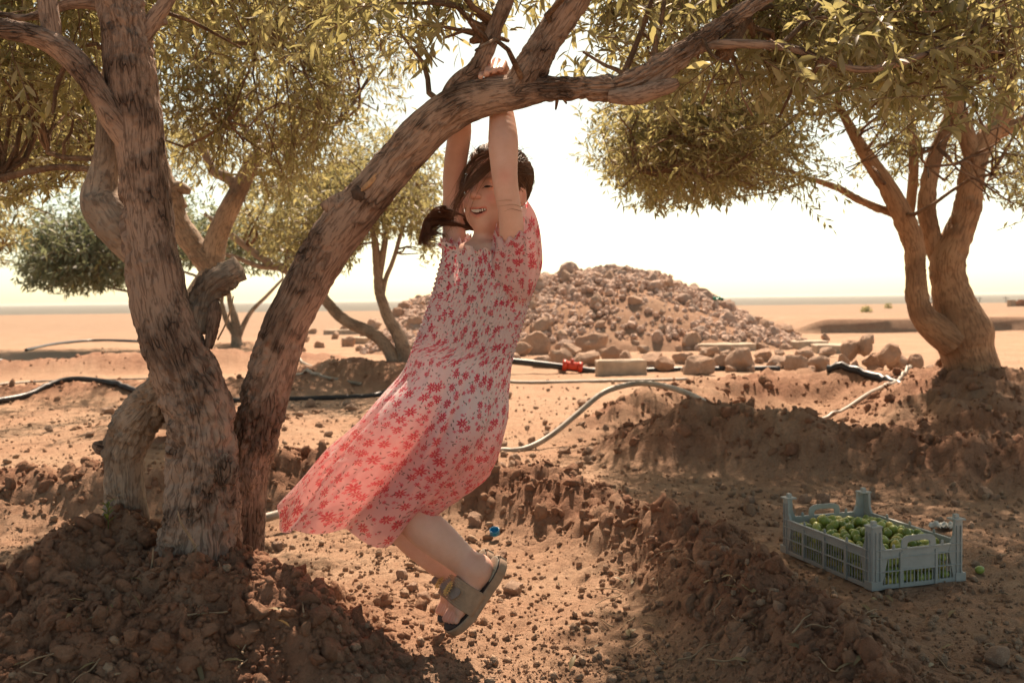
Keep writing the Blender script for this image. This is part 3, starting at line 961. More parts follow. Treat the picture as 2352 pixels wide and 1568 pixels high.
# ---- right tree
T2 = tree('sturdy olive tree with forked orange-brown trunk at the right edge')
sk2 = []
d2 = 7.2
bs = MAT['bark_smooth']
for k, (nm, pts) in enumerate([
    ('trunk', [(2250, 930, 165), (2240, 880, 138), (2234, 850, 124), (2222, 805, 118), (2212, 765, 132), (2194, 705, 100), (2180, 645, 84), (2178, 595, 84), (2200, 540, 68), (2222, 480, 64), (2230, 420, 60), (2240, 365, 56), (2262, 322, 50), (2292, 288, 46), (2310, 240, 42), (2320, 150, 34), (2330, 40, 24)]),
    ('left_stem', [(2190, 790, 70), (2150, 755, 70), (2118, 722, 58), (2106, 680, 52), (2103, 620, 47), (2098, 560, 49), (2070, 490, 48), (2035, 425, 42), (1995, 365, 34), (1965, 315, 26), (1930, 250, 18)]),
    ('middle_stem', [(2172, 620, 48), (2150, 575, 46), (2136, 525, 43), (2128, 470, 42), (2140, 385, 38), (2170, 300, 32), (2192, 230, 26), (2200, 140, 18)]),
    ('inner_fork', [(2235, 360, 42), (2222, 318, 42), (2200, 255, 38), (2180, 205, 34), (2160, 140, 24), (2120, 60, 16)]),
    ('outer_fork', [(2280, 310, 32), (2312, 298, 30), (2352, 277, 28), (2420, 230, 22), (2500, 160, 14)]),
    ('low_branch', [(2075, 500, 22), (2048, 490, 22), (2005, 474, 20), (1964, 454, 19), (1921, 431, 16), (1860, 410, 10)]),
    ('back_stem', [(2085, 500, 22), (2092, 468, 24), (2098, 400, 23), (2098, 334, 22), (2090, 250, 16)]),
    ]):
    off = {'back_stem': .25, 'middle_stem': .05, 'left_stem': -.1}.get(nm, 0)
    _, q = wood(nm, [(a, b, d2 + off, w) for a, b, w in pts], T2, bs, 36 if k == 0 else 20, .05, .012 if k == 0 else .006, 4.0, 40 + k, .16)
    sk2.append(q)
crown(T2, sk2, [
    ([(1300, 310), (1340, 240), (1500, 150), (1700, 100), (2000, 60), (2400, 20), (2450, 500), (2300, 490), (2230, 440), (2110, 410), (1980, 410), (1850, 440), (1750, 430), (1620, 460), (1500, 470), (1420, 440), (1370, 400)], 4.9, 8.4, 150),
    ([(1330, 250), (1700, 180), (1800, 300), (1800, 440), (1620, 465), (1500, 475), (1410, 440), (1345, 370)], 5.2, 8.0, 90),
    ([(1290, 350), (1340, 370), (1350, 400), (1300, 380)], 5.4, 6, 1),
    ([(1600, -150), (2500, -150), (2500, 60), (1600, 100)], 5.0, 9.0, 40),
    ], MAT['leaf'], .066, .0155, 15, 15, .5, False, 6, twig_len=.36, branch_r=.011, droop=.3,
    limit=[(1000, 100), (1265, 120), (1275, 350), (1330, 395), (1400, 470), (1480, 505), (1600, 500), (1720, 470), (1850, 475), (1880, 545), (1930, 545), (1950, 450), (2050, 440), (2150, 450), (2250, 480), (2400, 530), (2900, 540)],
    clear_wood=np.vstack([s[::8] for s in sk2[:5]]))

# ---- tree behind the near trunk
T3 = tree('olive tree with a V of grey branches behind the near trunk')
sk3 = []
d3 = 6.6
for k, (nm, pts) in enumerate([
    ('trunk', [(385, 980, 120), (392, 900, 100), (405, 820, 86), (430, 740, 76), (462, 680, 70), (495, 628, 64)]),
    ('left_arm', [(500, 640, 56), (470, 598, 58), (438, 555, 58), (408, 508, 56), (388, 450, 50), (360, 360, 42), (300, 260, 32), (220, 180, 22)]),
    ('right_arm', [(492, 640, 52), (490, 580, 52), (508, 520, 48), (540, 455, 44), (570, 395, 40), (600, 350, 34), (640, 330, 24), (700, 312, 17), (780, 280, 11)]),
    ('inner_branch', [(548, 430, 30), (520, 408, 26), (490, 392, 22), (470, 350, 19), (452, 310, 16), (430, 270, 11)]),
    ('upper_branch', [(600, 350, 24), (560, 290, 18), (540, 240, 14), (560, 160, 11), (600, 80, 8)]),
    ('stub', [(415, 480, 36), (400, 450, 40), (408, 432, 34), (436, 440, 16)]),
    ]):
    _, q = wood(nm, [(a, b, d3, w) for a, b, w in pts], T3, MAT['bark_pale'], 20, .05, .008, 4.0, 60 + k, .18)
    sk3.append(q)
crown(T3, sk3, [
    ([(340, -80), (900, -80), (1000, 40), (985, 150), (900, 240), (820, 280), (740, 390), (640, 440), (540, 400), (430, 400), (380, 310)], 4.7, 7.4, 150),
    ([(-80, 110), (250, 180), (240, 360), (200, 400), (100, 430), (-80, 470)], 4.4, 6.6, 62),
    ], MAT['leaf'], .062, .0150, 16, 14, .5, False, 7, twig_len=.34, branch_r=.010, droop=.35,
    limit=[(-400, 500), (60, 480), (200, 430), (330, 420), (430, 440), (560, 440), (650, 490), (760, 440), (830, 320), (930, 270), (1010, 190), (1020, 60), (1400, 40)])

# ---- small leaning tree in the middle distance
T4 = tree('slender leaning olive tree with a long low limb left of the girl')
sk4 = []
d4 = 11.3
for k, (nm, pts) in enumerate([
    ('trunk', [(938, 860, 56), (930, 818, 38), (918, 775, 32), (890, 725, 28), (873, 674, 25), (868, 630, 22), (862, 560, 17), (852, 500, 13), (840, 420, 9)]),
    ('middle_stem', [(869, 640, 18), (880, 580, 16), (890, 524, 13), (905, 450, 9), (900, 380, 6)]),
    ('right_stem', [(878, 680, 12), (886, 640, 12), (903, 598, 11), (922, 534, 10), (945, 470, 7)]),
    ('low_limb', [(910, 840, 34), (894, 806, 31), (872, 778, 30), (842, 758, 29), (805, 743, 28), (776, 722, 26), (750, 692, 25), (712, 655, 24), (665, 624, 22), (610, 598, 19), (560, 562, 16), (525, 535, 14), (470, 490, 9)]),
    ('side_branch', [(640, 615, 14), (590, 610, 12), (540, 590, 10), (505, 582, 8)]),
    ]):
    _, q = wood(nm, [(a, b, d4, w) for a, b, w in pts], T4, MAT['bark_pale'], 14, .05, .006, 3.0, 70 + k, .25)
    sk4.append(q)
crown(T4, sk4, [
    ([(560, 430), (720, 370), (850, 320), (1000, 340), (1030, 450), (960, 500), (900, 520), (800, 600), (700, 620), (620, 560)], 9.6, 13, 125),
    ([(960, 520), (1010, 520), (1000, 590), (970, 590)], 11, 12, 5),
    ], MAT['leaf_far'], .10, .026, 12, 12, .6, False, 8, twig_len=.5, branch_r=.012, droop=.45,
    limit=[(300, 560), (560, 600), (700, 650), (800, 640), (850, 580), (940, 550), (960, 620), (1015, 620), (1035, 500), (1060, 400), (1300, 380)])

# ---- far tree
T5 = tree('far olive tree with a broad low grey-green crown at left')
sk5 = []
d5 = 20.0
for k, (nm, pts) in enumerate([
    ('trunk', [(545, 802, 34), (543, 780, 24), (540, 740, 20), (530, 700, 14), (515, 650, 10), (460, 600, 7)]),
    ('right_stem', [(546, 780, 14), (560, 745, 12), (580, 712, 10), (612, 680, 8), (650, 640, 6)]),
    ('left_stem', [(540, 770, 16), (520, 735, 14), (510, 700, 11), (500, 660, 8), (400, 620, 6), (300, 640, 5)]),
    ('low_branch', [(505, 690, 7), (400, 680, 7), (290, 668, 6), (230, 655, 4)]),
    ]):
    _, q = wood(nm, [(a, b, d5, w) for a, b, w in pts], T5, MAT['bark_pale'], 10, .05, .006, 2.0, 80 + k, .35)
    sk5.append(q)
crown(T5, sk5, [
    ([(50, 590), (80, 530), (170, 500), (290, 480), (420, 490), (560, 510), (700, 530), (720, 590), (640, 620), (540, 600), (420, 600), (290, 640), (180, 655), (90, 650)], 18, 22, 170),
    ([(55, 610), (85, 540), (180, 510), (295, 520), (295, 640), (180, 660), (90, 652)], 18, 21, 70),
    ], MAT['leaf_blue'], .17, .045, 11, 11, .9, False, 9, twig_len=.7, branch_r=.014, droop=.3,
    limit=[(0, 600), (40, 670), (180, 690), (290, 672), (420, 630), (560, 640), (720, 650), (900, 600)])

# ---- tree past the left edge
T6 = tree('leafy olive branch tips of a tree beyond the left edge')
sk6 = []
for k, (nm, pts) in enumerate([
    ('trunk', [(-190, 980, 120), (-190, 860, 90), (-180, 740, 80), (-170, 620, 60), (-120, 520, 40), (-60, 470, 22)]),
    ('right_stem', [(-175, 690, 50), (-120, 630, 36), (-60, 590, 22), (0, 570, 12)]),
    ]):
    _, q = wood(nm, [(a, b, 8.8, w) for a, b, w in pts], T6, MAT['bark_pale'], 14, .05, .006, 3.0, 90 + k, .25)
    sk6.append(q)
p = sample_poly(SHADE[2], 26)
g = gndv(p[:, 0], p[:, 1], .08)
shade_clumps6 = g + SUN * ((2.4 + .8 * rng.random(26) - .08) / SUN[2])[:, None]  # clumps added where their shadow falls on the left ground
crown(T6, sk6, [([(-260, 380), (40, 420), (80, 470), (40, 540), (0, 600), (-260, 640)], 7.8, 9.6, 40)], MAT['leaf_far'], .085, .021, 13, 13, .5, False, 10, twig_len=.4, branch_r=.011, droop=.3, extra=shade_clumps6,
    limit=[(-900, 700), (0, 640), (60, 600), (110, 520), (120, 460), (9000, 460)])
rng = np.random.default_rng(99)
# ------------------------------------------------------------------ crate of olives
def mat_plastic():
    t = NT('grey_green_plastic')
    p = t.n('TexCoord').outputs['Object']
    c = t.mix(t.ramp(t.noise(p, 9.0, 5), [(0.35, 0.0), (0.7, 1.0)]), (0.33, 0.345, 0.33), (0.43, 0.445, 0.425))
    c = t.mix(t.ramp(t.noise(p, 40.0, 5, 0.7), [(0.55, 0.0), (0.75, 0.45)]), c, (0.30, 0.24, 0.18))
    b = t.bump(t.noise(p, 130.0, 3), 0.15, 0.001)
    return t.done(t.bsdf(Base_Color=c, Roughness=0.5, Normal=b, Specular_IOR_Level=0.4))

def mat_olive():
    t = NT('olive_fruit')
    p = t.n('TexCoord').outputs['Object']
    r = t.n('ObjectInfo').outputs['Random']
    c = t.ramp(r, [(0.0, (0.15, 0.20, 0.035)), (0.5, (0.27, 0.33, 0.065)), (0.85, (0.40, 0.42, 0.10)), (1.0, (0.50, 0.40, 0.08))])
    c = t.mix(t.ramp(t.noise(p, 220.0, 4), [(0.55, 0.0), (0.72, 0.4)]), c, (0.07, 0.06, 0.02))
    c = t.mix(t.ramp(t.noise(p, 60.0, 2), [(0.55, 0.0), (0.75, 0.35)]), c, (0.28, 0.32, 0.20))
    return t.done(t.bsdf(Base_Color=c, Roughness=0.38, Specular_IOR_Level=0.45))

MAT['plastic'] = mat_plastic()
MAT['olive'] = mat_olive()
cr_o = gnd(2003, 1362, .0)
CYAW = radians(17)
CL, CS = .52, .355
cx_ = np.array((cos(CYAW), sin(CYAW)))          # along the short side, to the right
cy_ = np.array((-sin(CYAW), cos(CYAW)))         # along the long side, away
c0 = cr_o[:2] + cx_ * CS / 2 + cy_ * CL / 2
# level the earth under the crate a little: sit it on the mean height
zc = np.mean([hz(*(c0 + cx_ * a * CS * .45 + cy_ * b * CL * .45)) for a in (-1, 1) for b in (-1, 1)]) + .004
crate = empty('crate', (c0[0], c0[1], zc), CYAW)
tag(crate, 'grey-green slatted plastic crate full of green olives on the soil', 'crate')
def lobj(name, soup, mat, parent, loc=(0, 0, 0), rz=0.0, smooth_=False, bev=0.0):
    o = obj(name, soup if not isinstance(soup, Soup) else soup.mesh(name, mat, smooth_), mat, parent)
    o.location = loc
    o.rotation_euler = (0, 0, rz)
    if bev:
        m = o.modifiers.new('bevel', 'BEVEL')
        m.width = bev
        m.segments = 2
        m.limit_method = 'ANGLE'
    return o
HRIM, HPOST = .118, .205
pl = MAT['plastic']
# posts: a wide L with a flared skirt, fluting, cap, peg and foot
def post_mesh():
    s = Soup()
    # profile in plan (L-shape with rounded outer corner), legs along -x and -y from the corner at origin
    w, tck = .042, .010
    out = [(-w, 0), (-.012, 0), (-.005, -.002), (-.002, -.005), (0, -.012), (0, -w), (-tck, -w), (-tck, -tck), (-w, -tck)]
    P = np.array(out)
    m = len(P)
    zs = [0.0, .02, HRIM - .012, HRIM + .012, HRIM + .034, HPOST - .006, HPOST]
    fl = [1.0, 1.0, 1.45, 1.2, .95, .88, .88]
    V = np.array([[(x * (f if x < -.015 else 1), y * (f if y < -.015 else 1), z) for x, y in P] for z, f in zip(zs, fl)]).reshape(-1, 3)
    n = len(zs)
    s.add(V, [grid_faces(n, m, True)])
    s.add(np.vstack([V[-m:], V[-m:].mean(0) + (.006, .006, .001)]), [np.array([(j, (j + 1) % m, m) for j in range(m)])])
    for q in (.014, .030):                       # ribs on both faces
        s.box((-q, .002, .10), (.004, .004, .17))
        s.box((.002, -q, .10), (.004, .004, .17))
    s.box((-.017, -.017, HPOST - .002), (.042, .042, .006))
    s.box((-.018, -.018, HPOST + .007), (.015, .015, .014))
    s.box((-.015, -.015, .014), (.040, .040, .028))
    return s.mesh('post', pl, False)
pm = post_mesh()
for sx, sy, rz in ((1, 1, 0), (-1, 1, pi / 2), (-1, -1, pi), (1, -1, -pi / 2)):
    o = lobj('post', pm, pl, crate, (sx * CS / 2, sy * CL / 2, 0), rz, bev=.0012)
def plate_with_slot(w, h0, hpeak, wa, slot_w, slot_h, slot_z, t_):
    """handle plate: outline with a raised arch and a rounded slot"""
    n = 64
    a = np.linspace(0, 2 * pi, n, endpoint=False)
    inner = np.stack([np.sign(np.cos(a)) * np.abs(np.cos(a)) ** .45 * slot_w / 2, slot_z + np.sign(np.sin(a)) * np.abs(np.sin(a)) ** .6 * slot_h / 2], -1)
    outer = np.stack([np.sign(np.cos(a)) * np.abs(np.cos(a)) ** .45 * (slot_w / 2 + .022), slot_z + np.sign(np.sin(a)) * np.abs(np.sin(a)) ** .6 * (slot_h / 2 + .018)], -1)
    outer[:, 1] = np.where(np.sin(a) < -.2, np.maximum(outer[:, 1], slot_z - slot_h / 2 - .015), outer[:, 1])
    s = Soup()
    V = []
    for y in (-t_ / 2, t_ / 2):
        V += [np.stack([inner[:, 0], np.full(n, y), inner[:, 1]], -1), np.stack([outer[:, 0], np.full(n, y), outer[:, 1]], -1)]
    V = np.vstack(V)
    j = np.arange(n)
    k = (j + 1) % n
    s.add(V, [np.stack([j, k, n + k, n + j], -1), np.stack([2 * n + k, 2 * n + j, 3 * n + j, 3 * n + k], -1), np.stack([k, j, 2 * n + j, 2 * n + k], -1), np.stack([n + j, n + k, 3 * n + k, 3 * n + j], -1)])
    return s
slat_short = Soup().box((0, 0, 0), (.0034, .003, .050)).mesh('slat', pl, False)
slat_long = Soup().box((0, 0, 0), (.0030, .003, HRIM - .022)).mesh('slat', pl, False)
def knob_mesh():
    s = Soup()
    V, f = ICO[2]
    s.add(V * np.array((.006, .0035, .009)), [f])
    s.box((0, 0, -.008), (.009, .004, .012))
    return s.mesh('knob', pl, True)
km = knob_mesh()
for side in range(4):
    long_ = side in (1, 3)
    L = (CL if long_ else CS) - .03
    rz = (0, pi / 2, pi, -pi / 2)[side]
    loc = ((0, -CL / 2 + .004, 0), (CS / 2 - .004, 0, 0), (0, CL / 2 - .004, 0), (-CS / 2 + .004, 0, 0))[side]
    panel = lobj('side_panel', Soup().box((0, 0, HRIM - .006), (L, .005, .026)).box((0, -.003, HRIM + .0085), (L, .012, .003)).box((0, -.003, HRIM - .018), (L, .010, .003))
                 .box((0, 0, .007), (L, .006, .014)).box((0, -.003, .057), (L, .010, .003)), pl, crate, loc, rz, bev=.0008)
    nb = 4 if long_ else 3
    for i in range(1, nb):
        if not long_:
            xx = (-.068, .068)[i - 1]
        else:
            xx = -L / 2 + L * i / nb
        lobj('rib', Soup().box((0, -.002, HRIM / 2), (.010, .010, HRIM - .004)), pl, panel, (xx, 0, 0))
        lobj('knob', km, pl, panel, (xx if long_ else xx * 1.38, 0, HRIM + .016))
    ns_ = 34 if long_ else 23
    for i in range(ns_):
        x = -L / 2 + L * (i + .5) / ns_
        if abs(x) > L / 2 - .028:
            continue
        if not long_ and abs(x) < .066:
            lobj('slat', slat_short, pl, panel, (x, 0, .034))
        else:
            lobj('slat', slat_long, pl, panel, (x, 0, HRIM / 2))
    if not long_:
        lobj('handle', plate_with_slot(.12, 0, 0, 0, .088, .030, HRIM + .016, .006), pl, panel, (0, -.001, 0), bev=.001)
        lobj('handle_plate', Soup().box((0, -.0005, .0815), (.134, .007, .050)), pl, panel, (0, 0, 0), bev=.001)
floor_s = Soup().box((0, 0, .006), (CS - .01, CL - .01, .008))
lobj('crate_floor', floor_s, pl, crate)

# olives: the top layer and those against the two near walls are single fruits
def olive_mesh(k):
    V, f = ICO[2]
    V = V.copy()
    V[:, 2] += .06 * V[:, 0] ** 2
    V = V * np.array((.0190, .0145, .0145)) * (1 + .05 * fbm(V * 1.5 + k, 2, k)[:, None])
    return mesh_np('olive', V, [f], MAT['olive'])
om = [olive_mesh(k) for k in range(5)]
CM = Matrix.Translation((c0[0], c0[1], zc)) @ Matrix.Rotation(CYAW, 4, 'Z')
spots = []
w2, l2 = CS / 2 - .022, CL / 2 - .022
def heap(x, y):
    return .103 + .026 * (1 - (x / w2) ** 2) * (1 - (y / l2) ** 2) + .010 * float(fbm(np.array([[x * 14, y * 14, 1.0]]), 2, 3)[0])
for iy in range(16):
    for ix in range(10):
        x = -w2 + (ix + .5 + .3 * (iy % 2) - .15) * 2 * w2 / 10 + rng.normal() * .004
        y = -l2 + (iy + .5) * 2 * l2 / 16 + rng.normal() * .003
        spots.append((x, y, heap(x, y) + rng.normal() * .008))
for iz in range(3):
    for ix in range(10):
        spots.append((-w2 + (ix + .5) * 2 * w2 / 10 + rng.normal() * .003, -l2 - .001, .024 + iz * .030 + rng.normal() * .003))
    for iy in range(15):
        spots.append((-w2 - .001, -l2 + (iy + .5) * 2 * l2 / 15 + rng.normal() * .003, .024 + iz * .030 + rng.normal() * .003))
spots = [s for s in spots if abs(s[0]) < w2 + .004 and abs(s[1]) < l2 + .004 and not (abs(s[0]) > w2 - .024 and abs(s[1]) > l2 - .024)][:298]
for k, (x, y, z) in enumerate(spots):
    o = obj('olive', om[k % 5])
    o.matrix_world = CM @ Matrix.Translation((x, y, z)) @ Matrix(rand_rot(1)[0]).to_4x4() @ Matrix.Scale(.85 + .3 * rng.random(), 4)
    tag(o, 'one of the plump green olives heaped inside the plastic crate', 'olive', 'olives in the crate')
# the buried rest of the heap
m = 420
pp = np.stack([rng.uniform(-w2 + .02, w2 - .02, m), rng.uniform(-l2 + .02, l2 - .02, m), rng.uniform(.02, .085, m)], -1)
V0, f0 = ICO[1]
Vb, fb, _ = merge_np([(V0 * np.array((.018, .0135, .0135)), f0)], np.zeros(m, int), rand_rot(m), pp)
o = obj('olive_heap', mesh_np('olive_heap', Vb, [fb], MAT['olive']))
o.matrix_world = CM
tag(o, 'green olives buried under the top layer of the crate', 'olives', kind='stuff')
p = gs(2250, 1316)
o = obj('olive', om[0])
o.matrix_world = Matrix.Translation((p[0], p[1], hz(p[0], p[1]) + .012)) @ Matrix.Rotation(.5, 4, 'Z')
tag(o, 'single yellow-green olive lying on the soil right of the crate', 'olive')

# ------------------------------------------------------------------ hoses and pipes
MAT['hose'] = mat_plain('black_hose', (0.022, 0.021, 0.022), .42, .4, 12, .5, .15, 60)
MAT['hose_grey'] = mat_plain('dusty_grey_hose', (0.30, 0.255, 0.20), .5, .35, 10, .45, .2, 60)
MAT['red_plastic'] = mat_plain('red_plastic', (0.62, 0.055, 0.02), .4, .15, 30, .5, .1)
def hose(pts, r, mat, label, name='irrigation_hose', lift=0.0):
    """pts: (px, py, z above the soil or None to lie on it; z > 2 is a distance)"""
    A = []
    for a, b, z in pts:
        if z is not None and z > 2:
            A.append(at(a, b, z))
            continue
        g = gnd(a, b, .05 if z is None else z)
        if z is None:
            g[2] = hz(g[0], g[1]) + r * .7
        A.append(g)
    P, u = spline(np.array(A), step=.04)
    if lift == 0:
        zt, _ = terrain(P[:, 0], P[:, 1])
        P[:, 2] = np.maximum(P[:, 2], zt + r * .35)
    V, fs, _ = tube(P, r, 12)
    o = obj(name, mesh_np(name, V, fs, mat))
    return tag(o, label, 'hose', 'irrigation hoses')
hose([(470, 1225, 3.9), (550, 1203, 4.0), (640, 1180, 4.1), (800, 1132, 4.4), (960, 1085, 5.0), (1125, 1041, 6.1), (1200, 1032, 6.2), (1260, 1003, 6.35), (1320, 955, 6.5), (1380, 905, 6.65), (1430, 886, 6.75), (1480, 880, 6.8), (1540, 890, 6.6), (1590, 908, 6.3), (1630, 930, 6.0), (1665, 952, 5.8)],
     .019, MAT['hose_grey'], 'grey hose arching over the clods behind the girl')
pipe = hose([(1100, 824, 12.7), (1170, 829, 12.7), (1240, 836, 12.7), (1310, 845, 12.7), (1370, 853, 12.7), (1440, 857, 12.7), (1520, 856, 12.7), (1640, 852, 12.7), (1790, 851, 12.7)], .042, MAT['hose'], 'thick black pipe with a red coupling beside the concrete block', 'water_pipe')
g0, g1 = at(1297, 842, 12.7), at(1332, 847, 12.7)
g0[2] += .02
g1[2] += .02
s = Soup()
ax = unit(g1 - g0)
for f, r, l in ((.0, .070, .05), (.5, .058, .14), (1.0, .070, .05)):
    c = g0 + (g1 - g0) * f
    s.tube(np.stack([c - ax * l / 2, c, c + ax * l / 2]), r, 16)
s.tube(np.stack([(g0 + g1) / 2, (g0 + g1) / 2 + (0, 0, .05), (g0 + g1) / 2 + (0, 0, .09)]), .025, 10)
o = obj('coupling', s.mesh('coupling', MAT['red_plastic']), None, pipe)
hose([(1100, 873, None), (1170, 871, None), (1280, 869, None), (1400, 867, None), (1520, 865, None), (1580, 864, None)], .018, MAT['hose_grey'], 'thin pale hose lying straight before the concrete block')
hose([(1700, 972, None), (1770, 972, None), (1850, 970, None), (1930, 963, None), (2000, 950, None), (2062, 930, None), (2090, 918, None)], .017, MAT['hose_grey'], 'grey hose curving across the basin of the right tree')
hose([(1900, 864, .25), (1960, 874, .22), (2040, 886, .2), (2110, 896, .2), (2150, 902, .18)], .035, MAT['hose'], 'short black pipe running into the mound of the right tree', 'water_pipe')
hose([(-40, 930, None), (60, 918, None), (150, 908, None), (240, 908, None), (330, 913, None), (430, 918, None), (530, 916, None), (640, 911, None), (760, 906, None), (870, 899, None), (960, 890, None)], .028, MAT['hose'], 'long black hose crossing the ground behind the near trunk')
hose([(-40, 853, None), (60, 845, None), (180, 838, None), (330, 832, None), (480, 830, None), (560, 822, None)], .032, MAT['hose'], 'black hose on the shaded furrow left of the trunk')
hose([(60, 800, None), (130, 786, None), (210, 779, None), (300, 780, None), (360, 784, None)], .035, MAT['hose'], 'farthest black hose along the left earth bank')
hose([(-40, 880, None), (80, 870, None), (200, 866, None), (340, 862, None)], .014, MAT['hose_grey'], 'thin grey hose between the two black hoses at left')
hose([(660, 832, None), (700, 838, None), (750, 845, None), (800, 856, None), (840, 862, None)], .022, MAT['hose_grey'], 'pale hose end beside the leaning slender tree')
hose([(670, 872, None), (720, 882, None), (770, 887, None), (830, 890, None)], .017, MAT['hose_grey'], 'thin hose below the mound of the slender tree')

# ------------------------------------------------------------------ rubble mound and stones
MC = at(1310, 760, 20.5)
prof_px = [(880, 772), (905, 742), (930, 704), (970, 690), (1020, 684), (1080, 668), (1150, 645), (1230, 630), (1270, 630), (1350, 618), (1450, 618), (1490, 630), (1560, 654), (1620, 678), (1700, 716), (1760, 752), (1810, 785)]
pxs = np.array([at(a, b, 20.5)[0] for a, b in prof_px])
pzs = np.array([at(a, b, 20.5)[2] for a, b in prof_px])
def mound_z(x, y):
    t = np.clip((y - 20.5) / np.where(y < 20.5, 3.6, 3.0), -1, 1)
    wob = .22 * fbm(np.stack([np.asarray(x) * .9, np.asarray(y) * .9, 0 * np.asarray(x)], -1), 3, 77)
    return (np.interp(x, pxs, pzs, left=-.05, right=-.05) * (1 + wob)) * np.clip(1 - np.abs(t) ** 1.6, 0, 1) - .04
rub = empty('rubble_mound', (MC[0], 20.5, 0))
tag(rub, 'large mound of tan rubble stones heaped behind the girl', 'rubble mound')
gx, gy = np.meshgrid(np.linspace(pxs[0] - .3, pxs[-1] + .3, 120), np.linspace(16.7, 23.6, 80))
gzz = mound_z(gx, gy) + .10 * fbm(np.stack([gx * 2, gy * 2, 0 * gx], -1), 4, 5) * (mound_z(gx, gy) > .05)
core = obj('soil_core', mesh_np('soil_core', np.stack([gx, gy, gzz], -1).reshape(-1, 3), [grid_faces(80, 120)], MAT['soil'], True, {'moist': np.full(gx.size, .45)}))
core.parent = rub
core.matrix_parent_inverse = Matrix.Translation(-Vector(rub.location))
stones = []
for k in range(14):
    V, f = rock(2, 300 + k, 12, .20)
    stones.append(mesh_np('stone', V, [f], MAT['rubble'] if k % 2 else MAT['stone'], False))
def dens(x, y, z):
    """bare dirt shows low on the front, stones crowd the crest and the flanks"""
    f = np.clip((20.5 - y) / 3.6, 0, 1)
    bare = np.exp(-((x - 2.3) / 1.5) ** 2) * smooth(.25, .5, f) * (1 - smooth(.75, .95, f))
    return 1 - .75 * bare
cnt = 0
while cnt < 298:
    x = rng.uniform(pxs[0], pxs[-1])
    y = 20.5 - 3.6 * rng.random() ** 1.3 + .6 * (rng.random() < .25)
    z = float(mound_z(np.array(x), np.array(y)))
    if z < -.02 or rng.random() > float(dens(x, y, z)):
        continue
    s = .06 + .17 * rng.random() ** 2.2
    if rng.random() < .12:
        s *= 1.6
    o = obj('stone', stones[rng.integers(0, 14)], None, rub)
    o.location = (x - rub.location[0], y - rub.location[1], z + s * .12)
    o.rotation_euler = rng.uniform(0, 6.28, 3)
    o.scale = (s, s * (.8 + .4 * rng.random()), s)
    cnt += 1
m = 7500
x = rng.uniform(pxs[0], pxs[-1], m)
y = 20.5 - 3.7 * rng.random(m) ** 1.2 + .5
z = mound_z(x, y)
ok = (z > -.03) & (rng.random(m) < dens(x, y, z))
x, y, z = x[ok], y[ok], z[ok]
s = .025 + .075 * rng.random(len(x)) ** 2
Vb, fb, _ = merge_np([rock(1, 320 + k, 4, .15) for k in range(8)], rng.integers(0, 8, len(x)), rand_rot(len(x)) * s[:, None, None], np.stack([x, y, z + s * .3], -1))
o = obj('small_stones', mesh_np('small_stones', Vb, [fb], MAT['rubble'], False))
o['kind'] = 'stuff'
o.parent = rub
o.matrix_parent_inverse = Matrix.Translation(-Vector(rub.location))

boulders = []
for k in range(14):
    V, f = rock(3, 400 + k, 14, .16)
    boulders.append(mesh_np('stone', V, [f], MAT['stone'], False))
def stone(px, py, wpx, label, group, k=None, hi=None, z=None):
    g = gs(px, py + wpx * .28)
    d = g[1]
    s = wpx * d / F / 2
    o = obj('stone', boulders[rng.integers(0, 14) if k is None else k])
    o.location = (g[0], g[1], (hz(g[0], g[1]) if z is None else z) + s * .42)
    o.rotation_euler = (rng.normal() * .25, rng.normal() * .25, rng.uniform(0, 6.28))
    o.scale = (s, s * (.8 + .3 * rng.random()), s * (.75 + .35 * rng.random()))
    return tag(o, label, 'stone', group)
ORD = 'first second third fourth fifth sixth seventh eighth ninth tenth eleventh twelfth thirteenth fourteenth fifteenth sixteenth seventeenth eighteenth nineteenth twentieth'.split()
ORD += ['twenty-' + o for o in ORD[:9]] + ['thirtieth'] + ['thirty-' + o for o in ORD[:9]]
for no, (px, py, w) in enumerate(sorted([(1190, 800, 50), (1232, 790, 62), (1282, 818, 58), (1242, 830, 40), (1310, 800, 50), (1356, 786, 70), (1350, 818, 60), (1402, 812, 56), (1440, 826, 46), (1492, 826, 64), (1300, 776, 38), (1420, 792, 34),
                  (1530, 832, 56), (1570, 818, 48), (1598, 836, 66), (1640, 806, 40), (1660, 830, 50), (1706, 826, 68), (1752, 812, 52), (1790, 828, 46), (1828, 836, 58), (1850, 812, 44), (1885, 834, 50), (1898, 806, 36), (1690, 790, 36), (1545, 790, 34),
                  (1216, 770, 34), (1270, 762, 30), (1760, 784, 30), (1835, 788, 32), (1480, 800, 30), (1620, 784, 28), (1180, 822, 34), (1862, 850, 30)])):
    stone(px, py, w * 1.3, ORD[no] + ' tan stone from the left in the loose row before the mound', 'row of stones before the mound')
for no, (px, py, w) in enumerate(sorted([(700, 776, 34), (735, 790, 30), (770, 770, 30), (800, 785, 38), (838, 766, 30), (860, 742, 44), (880, 760, 34), (690, 800, 26), (716, 760, 24), (850, 790, 26), (826, 800, 22), (790, 755, 24)])):
    stone(px, py, w, ORD[no] + ' pale stone from the left, beside the slender leaning tree', 'stones left of the slender tree')
pile = [(1948, 806, 64, 0.10), (1968, 800, 60, .28), (1990, 796, 58, .40), (2010, 830, 84, .16), (2045, 812, 70, .36), (2058, 832, 92, .20), (1958, 852, 76, .06), (2008, 862, 70, .02), (2085, 856, 60, .05), (2100, 836, 60, .10), (1935, 836, 52, .04), (2120, 870, 62, 0.0), (2045, 868, 50, 0.0), (1995, 778, 50, .55), (2140, 850, 44, .05)]
